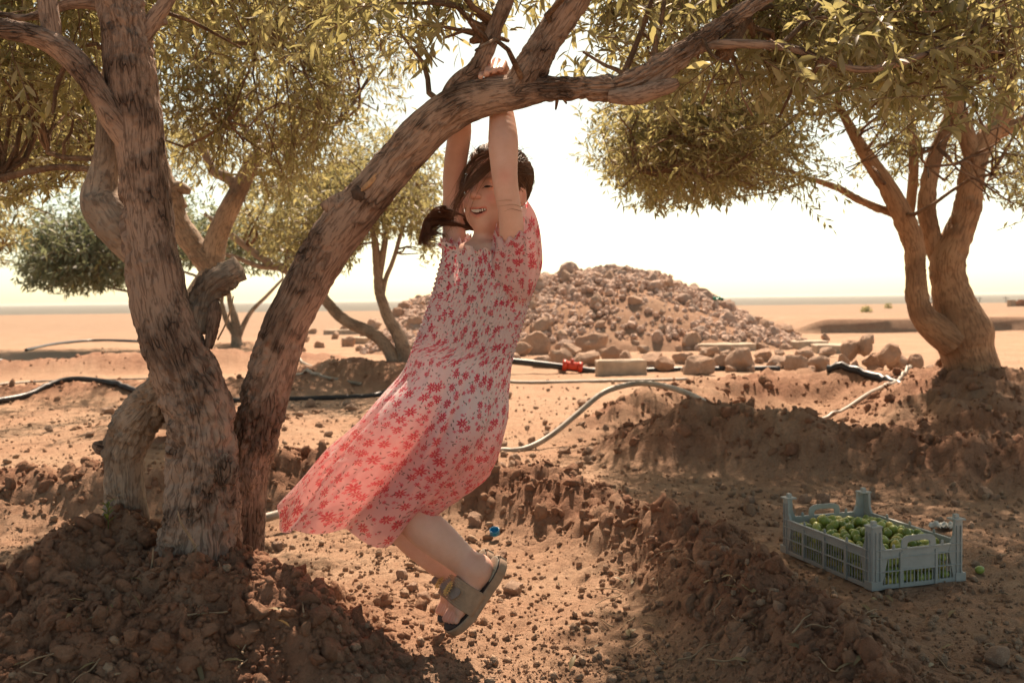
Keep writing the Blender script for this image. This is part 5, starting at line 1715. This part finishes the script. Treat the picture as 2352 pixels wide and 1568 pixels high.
def build_sdf(h=.0032):
    lo = np.min([np.minimum(p[1], p[2]) - max(p[3], p[4]) if p[0] == 'c' else p[1] - p[3].max() for p in PRIM], 0) - .03
    hi = np.max([np.maximum(p[1], p[2]) + max(p[3], p[4]) if p[0] == 'c' else p[1] + p[3].max() for p in PRIM], 0) + .03
    n = np.ceil((hi - lo) / h).astype(int) + 1
    D = np.full(n, 1.0, np.float32)
    for typ, A, B, r1, r2, k, sg in PRIM:
        if typ == 'c':
            l_, h_ = np.minimum(A, B) - max(r1, r2), np.maximum(A, B) + max(r1, r2)
        else:
            l_, h_ = A - r1.max(), A + r1.max()
        pad = k + .012
        i0 = np.maximum(((l_ - pad - lo) / h).astype(int), 0)
        i1 = np.minimum(((h_ + pad - lo) / h).astype(int) + 2, n)
        g = [lo[a] + h * np.arange(i0[a], i1[a]) for a in range(3)]
        X, Y, Z = np.meshgrid(*g, indexing='ij')
        if typ == 'c':
            ba = B - A
            L2 = ba @ ba
            t = np.clip(((X - A[0]) * ba[0] + (Y - A[1]) * ba[1] + (Z - A[2]) * ba[2]) / L2, 0, 1)
            d = np.sqrt((X - A[0] - t * ba[0]) ** 2 + (Y - A[1] - t * ba[1]) ** 2 + (Z - A[2] - t * ba[2]) ** 2) - (r1 + (r2 - r1) * t)
        else:
            q = np.stack([X - A[0], Y - A[1], Z - A[2]], -1) @ B
            k0 = np.linalg.norm(q / r1, axis=-1)
            k1 = np.linalg.norm(q / r1 ** 2, axis=-1)
            d = k0 * (k0 - 1) / np.maximum(k1, 1e-6)
        s = tuple(slice(a, b) for a, b in zip(i0, i1))
        o = D[s]
        if sg > 0:
            hh = np.clip(.5 + .5 * (o - d) / k, 0, 1)
            D[s] = o * (1 - hh) + d * hh - k * hh * (1 - hh)
        else:
            hh = np.clip(.5 - .5 * (o + d) / k, 0, 1)
            D[s] = o * (1 - hh) - d * hh + k * hh * (1 - hh)
    return D, lo, h

def surface_nets(D, lo, h):
    S = D < 0
    c = np.zeros(tuple(np.array(D.shape) - 1), np.int8)
    for a in (0, 1):
        for b in (0, 1):
            for e in (0, 1):
                c += S[a:D.shape[0] - 1 + a, b:D.shape[1] - 1 + b, e:D.shape[2] - 1 + e]
    act = (c > 0) & (c < 8)
    I = np.argwhere(act)
    idx = np.full(act.shape, -1, np.int32)
    idx[act] = np.arange(len(I))
    acc = np.zeros((len(I), 3))
    cnt = np.zeros(len(I))
    for ax in range(3):
        o1, o2 = [k for k in range(3) if k != ax]
        for a in (0, 1):
            for b in (0, 1):
                p0 = I.copy()
                p0[:, o1] += a
                p0[:, o2] += b
                p1 = p0.copy()
                p1[:, ax] += 1
                d0, d1 = D[tuple(p0.T)], D[tuple(p1.T)]
                m = (d0 < 0) != (d1 < 0)
                t = d0 / np.where(m, d0 - d1, 1)
                q = p0.astype(float)
                q[:, ax] += t
                acc[m] += q[m]
                cnt[m] += 1
    V = lo + h * acc / cnt[:, None]
    quads = []
    for ax in range(3):
        o1, o2 = [(1, 2), (2, 0), (0, 1)][ax]
        sl0 = [slice(None)] * 3
        sl1 = [slice(None)] * 3
        sl0[ax], sl1[ax] = slice(0, -1), slice(1, None)
        df = S[tuple(sl0)] != S[tuple(sl1)]
        E = np.argwhere(df)
        E = E[(E[:, o1] > 0) & (E[:, o2] > 0) & (E[:, o1] < D.shape[o1] - 1) & (E[:, o2] < D.shape[o2] - 1)]
        ins = S[tuple(E.T)]
        def cell(a, b):
            q = E.copy()
            q[:, o1] -= a
            q[:, o2] -= b
            return idx[tuple(q.T)]
        Q = np.stack([cell(1, 1), cell(0, 1), cell(0, 0), cell(1, 0)], -1)
        quads.append(np.where(ins[:, None], Q, Q[:, ::-1]))
    return V, np.vstack(quads)

D_, lo_, h_ = build_sdf()
BV, BQ = surface_nets(D_, lo_, h_)
del D_
# relax the stair-steps a little
for _ in range(2):
    acc = np.zeros_like(BV)
    cnt = np.zeros(len(BV))
    for a, b in ((0, 1), (1, 2), (2, 3), (3, 0)):
        np.add.at(acc, BQ[:, a], BV[BQ[:, b]])
        np.add.at(cnt, BQ[:, a], 1)
    BV = BV * .5 + .5 * acc / np.maximum(cnt, 1)[:, None]
hl = (BV - HC_) @ HA / HS
def gz(c, r):
    return np.exp(-np.sum(((hl - np.array(c)) / np.array(r)) ** 2, 1))
tint_ = np.ones((len(BV), 4))
def mult(m, col):
    tint_[:, :3] *= 1 - m[:, None] * (1 - np.array(col))
for s in (-1, 1):
    mult(gz((s * .036, .066, -.030), (.018, .02, .015)) * .8, (1.0, .70, .68))
    mult(gz((s * .030, .074, -.003), (.015, .012, .006)) * .6, (.80, .62, .60))
    mult(gz((s * .030, .074, .018), (.018, .014, .0045)) * .75, (.45, .36, .32))
    mult(gz((s * .078, -.01, -.018), (.012, .02, .03)) * .6, (1.0, .72, .66))
lip = np.exp(-((hl[:, 2] + .0495 + .0025 * (1 - (hl[:, 0] / .024) ** 2)) / .0036) ** 2) + np.exp(-((hl[:, 2] + .0555 + .0130 * (1 - (hl[:, 0] / .024) ** 2)) / .0042) ** 2)
lip = np.clip(lip, 0, 1) * (np.abs(hl[:, 0]) < .025) * (hl[:, 1] > .058)
mult(lip, (.92, .55, .55))
inner = (np.abs(hl[:, 0]) < .024) & (hl[:, 1] > .05) & (hl[:, 1] < .0755 - 18 * hl[:, 0] ** 2) & (np.abs(hl[:, 2] + .0600 - 10 * hl[:, 0] ** 2) < .0078)
mult(inner.astype(float), (.25, .10, .09))
mult(gz((0, .095, -.02), (.014, .012, .012)) * .5, (1.0, .78, .74))
# reddish knuckles, elbows, heels and toes
for c, r in ((at(1132, 155, 2.5), .03), (at(1160, 405, 2.45), .02), (at(1128, 1292, 2.5), .03), (at(1032, 1432, 2.5), .03)):
    m = np.exp(-np.sum((BV - c) ** 2, 1) / r ** 2)
    mult(m * .6, (1.0, .74, .70))
girl = empty('person', at(1090, 1180, 2.58))
bpy.context.view_layer.update()
inv = np.array(girl.location)
def gobj(name, me, mat=None, parent=None):
    """a part of the girl: vertices are given in the world, the part hangs on her"""
    o = obj(name, me, mat)
    p = parent or girl
    o.parent = p
    o.matrix_parent_inverse = Matrix.Translation(-Vector(inv)) if p is girl else Matrix.Identity(4)
    return o
tag(girl, 'smiling girl in pink floral dress swinging from an olive limb', 'girl')
body = gobj('body', mesh_np('body', BV, [BQ], MAT['skin'], True, {'tint': tint_}))
print('body quads', len(BQ))

# --- face details
so = Soup()
for i in range(8):
    a = (i - 3.5) / 3.5
    l = a * .0185
    f = .0748 - 17 * l * l
    w = .0047 if abs(a) < .2 else .0042
    hgt = .0074 - .002 * abs(a)
    if i == 5:
        hgt *= .72
    V, fq = ICO[2]
    V = np.sign(V) * np.abs(V) ** .6 * np.array((w * .52, .0022, hgt * .62))
    yaw = -a * .55
    c, s = cos(yaw), sin(yaw)
    V = V @ np.array(((c, -s, 0), (s, c, 0), (0, 0, 1))).T + np.array((l, f, -.0572 + 9 * l * l))
    so.add(HC_ + HS * V @ HA.T, [fq])
gobj('teeth', so.mesh('teeth', MAT['tooth']))
for s in (-1, 1):
    V, fq = ICO[3]
    V = V * np.array((.0098, .004, .0022)) + np.array((s * .030, .0762, -.0018))
    e = gobj('eye', mesh_np('eye', HC_ + HS * V @ HA.T, [fq], MAT['eye']))
    lash = Soup()
    tt = np.linspace(-1, 1, 14)
    P = np.stack([s * .030 + tt * .0125, .0765 - .0045 * tt ** 2, .0008 - .0032 * tt ** 2], -1)
    lash.tube(HC_ + HS * P @ HA.T, .0011 * HS, 6)
    for q in np.linspace(-.9, .9, 9):
        p0 = np.array((s * .030 + q * .0125, .0768 - .0045 * q ** 2, .0004 - .0032 * q ** 2))
        p1 = p0 + np.array((q * .003, .0045, -.0030))
        lash.tube(HC_ + HS * np.stack([p0, (p0 + p1) / 2 - (0, 0, .0006), p1]) @ HA.T, (.0006, .0005, .0002), 4)
    gobj('eyelashes', lash.mesh('eyelashes', MAT['eye']))

# --- hair
SCc, SCr = np.array((0, -.014, .026)), np.array((.0745, .0895, .0815))
def scalp(dirs, lift=0.0):
    return SCc + unit(dirs) * (1 / np.linalg.norm(unit(dirs) / (SCr + lift), axis=-1))[..., None]
def hw(P):
    return HC_ + HS * np.asarray(P) @ HA.T
hv = []
th = np.linspace(0, pi, 60)
ph = np.linspace(0, 2 * pi, 110, endpoint=False)
TH, PH = np.meshgrid(th, ph, indexing='ij')
dirs = np.stack([np.sin(TH) * np.sin(PH), np.sin(TH) * np.cos(PH), np.cos(TH)], -1)     # phi 0 = forward
Vc = scalp(dirs) + dirs * (.002 * fbm(dirs * np.array((14, 14, 5)), 3, 4))[..., None]
cover = (dirs[..., 2] > 1.3 * np.clip(dirs[..., 1] + .45, 0, 1.4) - 1.05) & ~((dirs[..., 1] > .42) & (dirs[..., 2] < .52))
gf = grid_faces(60, 110, True)
okf = cover.ravel()[gf].all(1)
used = np.unique(gf[okf])
remap = np.full(60 * 110, -1)
remap[used] = np.arange(len(used))
hair = gobj('hair', mesh_np('hair', hw(Vc.reshape(-1, 3)[used]), [remap[gf[okf]][:, ::-1]], MAT['hair'], True, {'lv': rng.random(len(used)) * .4}))

def strands(paths, r0, name, mat, ns=3):
    so = Soup()
    lv = []
    for P in paths:
        n = len(P)
        V, fs, _ = tube(P, r0 * (1 - .7 * np.linspace(0, 1, n) ** 2), ns, cap=False)
        so.add(V, fs)
        lv.append(np.full(len(V), rng.random()))
    me = mesh_np(name, np.vstack(so.v), [np.vstack(so.f[k]) for k in so.f], mat, True, {'lv': np.concatenate(lv)})
    return me

NAPE = unit(np.array((-.25, -.85, -.50)))
paths = []
for i in range(1900):
    a = rng.uniform(-1.9, 1.9)                       # around the hairline
    if abs(a) < 1.05:
        root = unit(np.array((sin(a) * .75, cos(a) * .62, .72 + .05 * rng.normal())))
    else:
        root = unit(np.array((sin(a), cos(a) * .8, .25 + .3 * rng.random())))
    if rng.random() < .55:
        root = unit(root + unit(rng.normal(size=3)) * np.array((.5, .4, .35)))
        if root[1] > .5 and root[2] < .55 or root[2] < 0:
            continue
    tgt = unit(NAPE + rng.normal(size=3) * .10)
    n = 9
    s = np.linspace(0, 1, n)[:, None]
    path = unit(root * (1 - s) + tgt * s + np.array((0, 0, .35)) * np.sin(s * pi) * .6)
    lift = .001 + .008 * rng.random()
    P = scalp(path) + path * (lift + .003 * rng.normal(size=(n, 1)) * .4 + .004 * np.sin(s * pi))
    paths.append(hw(P))
for i in range(700):                                  # sides, drawn back over the ears
    sd = 1 if rng.random() < .7 else -1
    root = unit(np.array((sd * .95, .45 - .75 * rng.random(), .45 - .75 * rng.random() ** 1.3)))
    tgt = unit(NAPE + rng.normal(size=3) * .12)
    s = np.linspace(0, 1, 10)[:, None]
    path = unit(root * (1 - s) + tgt * s)
    paths.append(hw(scalp(path) + path * (.001 + .006 * rng.random() + .002 * np.sin(s * pi))))
gobj('hair_strands', strands(paths, .0008, 'hair_strands', MAT['hair']))['kind'] = 'stuff'
# wind-blown fringe across the face
paths = []
locks = [
    [(1152, 366, 2.545), (1128, 384, 2.525), (1100, 408, 2.515), (1072, 432, 2.52), (1054, 456, 2.53), (1042, 478, 2.54)],
    [(1146, 362, 2.545), (1118, 382, 2.53), (1090, 408, 2.525), (1066, 436, 2.53), (1050, 466, 2.545), (1043, 492, 2.55)],
    [(1132, 354, 2.56), (1104, 366, 2.55), (1082, 390, 2.545), (1068, 418, 2.545), (1062, 440, 2.55)],
    [(1120, 350, 2.58), (1092, 362, 2.57), (1072, 386, 2.565), (1060, 414, 2.565), (1056, 436, 2.57)],
    [(1142, 360, 2.55), (1116, 378, 2.535), (1098, 400, 2.53), (1088, 420, 2.53)],
]
for j, lk in enumerate(locks):
    A = np.array([at(*p) for p in lk])
    for i in range(60 if j == 0 else 40):
        off = rng.normal(size=3) * np.array((.0040, .003, .0040))
        gr = np.linspace(.35, 1.3, len(A))[:, None] * off
        P, _ = spline(A + gr + rng.normal(size=A.shape) * .0012, n=16)
        paths.append(P)
for i in range(46):                                   # stray hairs on the crown
    a = rng.uniform(0, 2 * pi)
    root = unit(np.array((.9 * cos(a), .9 * sin(a), .55 + .7 * rng.random())))
    if root[1] > .55:
        continue
    P0 = scalp(root)
    tdir = unit(np.cross(root, rng.normal(size=3)) + root * .25)
    s = np.linspace(0, 1, 9)[:, None]
    P = P0 + tdir * s * .05 + root * (.004 + .012 * np.sin(s * pi) * rng.random())
    paths.append(hw(P))
for pts in ([(1205, 478, 2.475), (1180, 470, 2.452), (1160, 472, 2.448), (1142, 474, 2.46)], [(1200, 486, 2.475), (1175, 480, 2.452), (1158, 486, 2.45)], [(1198, 466, 2.48), (1170, 460, 2.452), (1140, 462, 2.458)],
            [(1060, 470, 2.56), (1066, 500, 2.56), (1080, 524, 2.57)], [(1050, 440, 2.56), (1046, 480, 2.57), (1060, 520, 2.58)], [(1100, 352, 2.6), (1085, 336, 2.6), (1074, 322, 2.6)]):
    P, _ = spline(np.array([at(*p) for p in pts]), n=12)
    paths.append(P)
for i in range(26):
    x0, y0 = rng.uniform(1085, 1150), rng.uniform(350, 385)
    x1, y1 = rng.uniform(1030, 1075), rng.uniform(440, 520)
    dd = rng.uniform(2.51, 2.56)
    mx, my = (x0 + x1) / 2 - rng.uniform(0, 18), (y0 + y1) / 2 - rng.uniform(0, 16)
    P, _ = spline(np.array([at(x0, y0, dd + .02), at(mx, my, dd), at(x1, y1, dd + .01), at(x1 - rng.uniform(-12, 16), y1 + rng.uniform(8, 26), dd + .02)]), n=14)
    paths.append(P)
gobj('fringe', strands(paths, .00065, 'fringe', MAT['hair']))['kind'] = 'stuff'
# ponytail blown to the left
paths = []
A0 = np.array([at(*p) for p in [(1150, 486, 2.73), (1112, 505, 2.73), (1078, 512, 2.70), (1046, 503, 2.67), (1014, 497, 2.65), (989, 508, 2.64), (980, 530, 2.64), (990, 550, 2.64), (1008, 548, 2.64)]])
for q_ in range(20):
    c = rng.normal(size=3)
    wd = np.array((.5, 1.0, 1.25, 1.3, 1.25, 1.15, 1.0, .9, .8))[:, None] * .0115
    A = A0 + c * np.array((.7, 1, 1.1)) * wd
    A[-2:] += np.array([[rng.normal() * .012, 0, rng.normal() * .010], [rng.normal() * .016 + .022 * rng.random(), 0, rng.normal() * .012]])
    ph1, am = rng.random() * 6, .003 + .005 * rng.random()
    m = int(rng.choice((9, 9, 8, 7, 6)))
    for i in range(38):
        P, _ = spline((A + rng.normal(size=3) * np.linspace(.6, 1.2, 9)[:, None] * .0026)[:m], n=22)
        s = np.linspace(0, 1, 22)
        P = P + np.stack([np.sin(s * 13 + ph1), np.cos(s * 11 + ph1), np.cos(s * 13 + ph1)], -1) * (s[:, None] ** 1.6) * am + rng.normal(size=3) * s[:, None] ** 3 * .003
        paths.append(P)
for i in range(12):
    p = A0[4] + rng.normal(size=3) * .012
    P, _ = spline(np.vstack([p, p + np.array((-.02 + rng.normal() * .012, 0, .012 + rng.normal() * .015)), p + np.array((-.035 + rng.normal() * .016, 0, -.006 + rng.normal() * .03))]), n=12)
    paths.append(P)
gobj('ponytail', strands(paths, .0008, 'ponytail', MAT['ponytail']))['kind'] = 'stuff'
# thread round the neck
tt = np.linspace(-.2 * pi, 1.2 * pi, 40)
P = np.array([at(1117, 553, 2.625) + np.array((.041 * cos(a), -.041 * sin(a), .004 * cos(a) - .004 * sin(a))) for a in tt])
so = Soup()
for k in (0, pi):
    T_, N_, B_ = frames(P)
    w = np.arange(len(P)) * 1.3 + k
    so.tube(P + (N_ * np.cos(w)[:, None] + B_ * np.sin(w)[:, None]) * .0012, .0016, 6)
gobj('necklace', so.mesh('necklace', MAT['necklace']))

# --- dress: rings (left x, y, right x, y, depth, half depth, front drop in px)
RINGS = np.array([
    (1014, 560, 1222, 584, 2.60, .096, 6), (1020, 572, 1220, 594, 2.60, .090, 4), (1010, 612, 1228, 640, 2.60, .092, 8), (996, 668, 1214, 694, 2.60, .090, 8), (976, 728, 1196, 752, 2.60, .088, 8),
    (951, 790, 1177, 822, 2.60, .092, 10), (925, 850, 1168, 900, 2.60, .110, 10), (872, 908, 1166, 968, 2.595, .130, 8), (824, 962, 1150, 1030, 2.59, .142, 4),
    (775, 1010, 1122, 1084, 2.585, .150, 4), (718, 1074, 1072, 1128, 2.58, .152, 14), (676, 1124, 1030, 1152, 2.58, .150, 30), (640, 1164, 1004, 1166, 2.58, .148, 44)], float)
mid3 = np.array([(at(r[0], r[1], r[4]) + at(r[2], r[3], r[4])) / 2 for r in RINGS])
RS, us = spline(np.hstack([mid3, RINGS]), n=230)
RS = RS[:, 3:]
nT = 380
tt = np.linspace(0, 2 * pi, nT, endpoint=False)
v_len = np.linspace(0, us[-1], 230)
vf = v_len / us[-1]
i_waist = 5.0
# ring index along the length, to place bodice and tiers
ri = np.interp(v_len, np.interp(np.arange(13), np.arange(13), [us[np.argmin(np.linalg.norm(RS[:, :2] - RINGS[k, :2], axis=1))] for k in range(13)]), np.arange(13))
ct, st = np.cos(tt), np.sin(tt)
DV = np.zeros((230, nT, 3))
duv = np.zeros((230, nT, 3))
for i in range(230):
    lx, ly, rx, ry, dc, hd, fr = RS[i]
    L_, R_ = at(lx, ly, dc), at(rx, ry, dc)
    m_, hx = (L_ + R_) / 2, (R_ - L_) / 2
    sk_ = smooth(5.0, 7.5, ri[i])
    bo = 1 - smooth(4.6, 5.4, ri[i])
    rad = np.ones(nT)
    # skirt folds: one deep crease down the front, a shallower one beside it, soft ripples
    cr1 = np.exp(-((tt - 1.72) / (.13 + .06 * sk_)) ** 2)
    cr2 = np.exp(-((tt - 1.38) / .07) ** 2) * (1 - smooth(7.5, 9.5, ri[i]))
    cr3 = np.exp(-((tt - .95) / .09) ** 2) * smooth(8.4, 9.6, ri[i])
    fo = np.exp(-((tt - 2.55 + .22 * (vf[i] - .7)) / .10) ** 2) + .8 * np.exp(-((tt - .70 - .5 * (vf[i] - .6)) / .10) ** 2)
    lob = np.exp(-((tt - 2.25) / .35) ** 2) + .8 * np.exp(-((tt - 1.22) / .3) ** 2)
    ph_ = v_len[i] * 5
    rip = .014 * np.sin(5 * tt + ph_) + .010 * np.sin(9 * tt - ph_ * 1.4 + 1) + .007 * np.sin(14 * tt + ph_ * .8)
    n_ = fbm(np.stack([ct * 1.6, st * 1.6, np.full(nT, v_len[i] * 6)], -1), 3, 12)
    rad += sk_ * (-.34 * cr1 - .18 * cr2 - .10 * cr3 - .085 * fo + .10 * lob + rip * (.4 + .8 * vf[i]) + .06 * n_)
    # gathers just below the smocking
    ga = np.exp(-((ri[i] - 5.7) / .8) ** 2)
    rad += ga * .022 * np.sin(30 * tt + 3 * n_ + ph_) * (.6 + .4 * np.sin(7 * tt))
    # smocking: fine vertical puckers pinched by elastic rows
    row = .5 + .5 * np.cos(2 * pi * v_len[i] / .0125)
    rad += bo * (.048 * np.sin(86 * tt + 5 * fbm(np.stack([ct * 3, st * 3, np.full(nT, v_len[i] * 30)], -1), 2, 13)) * (1 - .6 * row) - .012 * row + .03 * n_)
    top_w = 0.0
    if ri[i] < 1.3:
        rad += .09 * (1.3 - ri[i]) * np.sin(26 * tt + 2 * n_)
    top_w = .006 * np.clip(1.2 - ri[i], 0, 1) * np.sin(17 * tt + 3 * n_)
    # seam of the lower tier
    rad += .022 * np.exp(-((ri[i] - 9.15 - .25 * np.sin(tt * 3)) / .10) ** 2) + .02 * smooth(9.1, 9.4, ri[i] - .25 * np.sin(tt * 3))
    tier = ri[i] - .25 * np.sin(tt * 3)
    rad += .016 * np.sin(48 * tt + 4 * n_) * smooth(9.15, 9.3, tier) * (1 - smooth(9.4, 10.6, tier))
    q = m_ + hx * (ct * rad)[:, None] + np.array((0, -1.0, 0)) * (st * rad * hd)[:, None]
    q[:, 2] -= fr * PX * np.clip(st, 0, 1) + fr * PX * .35 * np.clip(-st, 0, 1)
    q[:, 2] += top_w
    if ri[i] > 10:
        q[:, 2] += smooth(10, 12, ri[i]) * (.016 * np.sin(4 * tt + .4) + .008 * np.sin(9 * tt))
    DV[i] = q
    duv[i, :, 0] = tt / (2 * pi) * (1.22 + .35 * bo)
    duv[i, :, 1] = v_len[i] * (1.25 if bo > .5 else 1.0)
duv[:, :, 1] = np.concatenate([[0], np.cumsum(np.diff(v_len) * 1.0)])[:, None]
dress = gobj('dress', mesh_np('dress', DV.reshape(-1, 3), [grid_faces(230, nT, True)], MAT['dress'], True, {'duv': duv.reshape(-1, 3), 'thin': np.repeat(.26 + .46 * smooth(6.3, 8.8, ri), nT)}))

def ruffle(name, rings, nT=160, n=50, seed=0, ruf=.06, waves=11):
    """a sleeve of rings: (lx, ly, rx, ry, depth, half depth, front drop px)"""
    A = np.array(rings, float)
    m3 = np.array([(at(r[0], r[1], r[4]) + at(r[2], r[3], r[4])) / 2 for r in A])
    R, u = spline(np.hstack([m3, A]), n=n)
    R = R[:, 3:]
    t_ = np.linspace(0, 2 * pi, nT, endpoint=False)
    V = np.zeros((n, nT, 3))
    uv = np.zeros((n, nT, 3))
    for i in range(n):
        f = i / (n - 1)
        L_, R_ = at(R[i, 0], R[i, 1], R[i, 4]), at(R[i, 2], R[i, 3], R[i, 4])
        nn = fbm(np.stack([np.cos(t_) * 2, np.sin(t_) * 2, np.full(nT, f * 2)], -1), 3, seed)
        rad = 1 + ruf * f * np.sin(waves * t_ + 2 * nn) + .14 * nn + .03 * np.sin(22 * t_) * (1 - f)
        q = (L_ + R_) / 2 + (R_ - L_) / 2 * (np.cos(t_) * rad)[:, None] + np.array((0, -1.0, 0)) * (np.sin(t_) * rad * R[i, 5])[:, None]
        q[:, 2] -= R[i, 6] * PX * np.clip(np.sin(t_), 0, 1)
        q[:, 2] += .007 * f * np.sin(waves * t_ + 1)
        V[i] = q
        uv[i, :, 0] = t_ / (2 * pi) * .42 + seed
        uv[i, :, 1] = u[i] + seed * .37
    return gobj(name, mesh_np(name, V.reshape(-1, 3), [grid_faces(n, nT, True)], MAT['dress'], True, {'duv': uv.reshape(-1, 3), 'thin': np.full(n * nT, .5)}), None, dress)
ruffle('sleeve', [(1150, 690, 1216, 690, 2.565, .045, 0), (1128, 645, 1229, 655, 2.555, .060, 0), (1124, 600, 1239, 610, 2.545, .066, 4), (1130, 562, 1238, 550, 2.535, .064, 16), (1134, 532, 1226, 500, 2.53, .058, 34), (1137, 520, 1208, 468, 2.525, .048, 62)], seed=2)
ruffle('sleeve', [(1020, 640, 1075, 640, 2.66, .04, 0), (1014, 600, 1080, 600, 2.665, .055, 0), (1016, 570, 1080, 566, 2.67, .056, 4), (1014, 548, 1078, 540, 2.675, .052, 10)], seed=5, ruf=.09)

# --- sandals
OUT_S = np.array([0, .012, .035, .07, .105, .14, .17, .195, .213, .226, .232])
OUT_W = np.array([.004, .022, .032, .033, .034, .038, .041, .039, .031, .018, .004])
for k, (o, a, b, n) in enumerate(FEET):
    pt = lambda s, w, h: o + a * (s - .014) + b * (w * near2) + n * h
    sandal = gobj('sandal', None)
    sl = np.concatenate([np.linspace(0, .03, 14), np.linspace(.034, .19, 30), np.linspace(.194, .232, 18)])
    wl = np.interp(sl, OUT_S, OUT_W)
    wl = np.sqrt(np.clip(1 - ((sl - .033) / .033) ** 2, 0, 1)) * .033 * (sl < .033) + wl * (sl >= .033)
    tail = sl > .185
    wl = np.where(tail, .0405 * np.sqrt(np.clip(1 - ((sl - .185) / .047) ** 2, 0, 1)), wl)
    edge = np.vstack([np.stack([sl, wl], -1), np.stack([sl, -wl], -1)[::-1]])
    rise = lambda s: .012 * smooth(.15, .235, s) + .006 * (1 - smooth(0, .06, s))
    def slab(name, sc_, h0, h1, mat, grooves=0, s0=-1, s1=9, par=sandal):
        E = edge[(edge[:, 0] >= s0) & (edge[:, 0] <= s1)]
        lv = np.linspace(h0, h1, 9)
        rows = []
        for j, hh in enumerate(lv):
            g = 1 + (.035 if grooves and j in (1, 3, 5, 7) else 0) + (-.06 if j in (0, 8) else 0)
            c = np.array((.116, 0))
            e = c + (E - c) * np.array((1 + (sc_ - 1) * .3 + (g - 1) * .3, sc_ * g))
            rows.append([pt(x, y, hh + rise(x)) for x, y in e])
        V = np.array(rows)
        m = len(E)
        top = np.array([pt(x, 0, h1 + rise(x)) for x in E[:, 0]])
        bot = np.array([pt(x, 0, h0 + rise(x)) for x in E[:, 0]])
        V = np.vstack([V.reshape(-1, 3), top, bot])
        fs = [grid_faces(9, m, True)]
        j = np.arange(m)
        j2 = (j + 1) % m
        fs.append(np.stack([8 * m + j, 8 * m + j2, 9 * m + j2, 9 * m + j], -1))
        fs.append(np.stack([j2, j, 10 * m + j, 10 * m + j2], -1))
        return gobj(name, mesh_np(name, V, fs, mat, True), None, par)
    slab('sole', 1.0, -.026, -.002, MAT['tan'], 1)
    slab('insole', .90, -.0035, .0006, MAT['insole'])
    slab('heel_pad', .87, -.002, .0014, MAT['heel_pad'], s0=-1, s1=.062)
    # ribbed strap arched over the foot
    rows = []
    ns_, nw = 44, 36
    for s in np.linspace(.100, .163, ns_):
        rib = .0012 * np.cos((s - .098) / .0062 * 2 * pi) if not .126 < s < .142 else .0004
        hgt = .070 - .28 * (s - .098)
        wd = np.interp(s, OUT_S, OUT_W) * 1.02
        rows.append([pt(s - .006 * cos(q), wd * cos(q) * (1 + .06 * sin(q)), -.012 + (hgt + .012 + rib) * sin(q) ** .75 + rise(s)) for q in np.linspace(0, pi, nw)])
    V = np.array(rows).reshape(-1, 3)
    strap = gobj('strap', mesh_np('strap', V, [grid_faces(ns_, nw)], MAT['tan'], True), None, sandal)
    md = strap.modifiers.new('thickness', 'SOLIDIFY')
    md.thickness = .003
    # bow with a flower of gold beads
    cpt = pt(.134, .004, .0590 + rise(.134))
    bx_, by_ = b * near2, a
    for sgn in (-1, 1):
        V, fq = ICO[3]
        w = V.copy()
        x = (w[:, 0] + 1) / 2
        hh = .30 + .7 * x ** .8
        W3 = cpt + np.outer(sgn * (x * .032), unit(bx_ * .85 + n * -.35 * sgn * sgn)) + np.outer(w[:, 1] * .024 * hh, by_) + np.outer(w[:, 2] * .0035 + .004 * np.sin(w[:, 1] * 3) * x + .006, n)
        gobj('bow', mesh_np('bow', W3, [fq], MAT['bow']), None, sandal)
    fl = Soup()
    V, fq = ICO[1]
    for r_, m_, hh in ((0, 1, .016), (.004, 6, .0155), (.008, 10, .0142), (.012, 14, .0128)):
        for j in range(m_):
            q = j / m_ * 2 * pi + r_ * 200
            fl.add(cpt + bx_ * (r_ * cos(q)) + by_ * (r_ * sin(q)) + n * hh + V * .0022, [fq])
    for j in range(14):
        q = j / 14 * 2 * pi
        d_ = bx_ * cos(q) + by_ * sin(q)
        fl.tube(np.stack([cpt + d_ * .011 + n * .012, cpt + d_ * .0165 + n * .013, cpt + d_ * .0205 + n * .012]), (.0014, .0014, .0005), 5)
    gobj('flower_ornament', fl.mesh('flower_ornament', MAT['gold']), None, sandal)['kind'] = 'stuff'
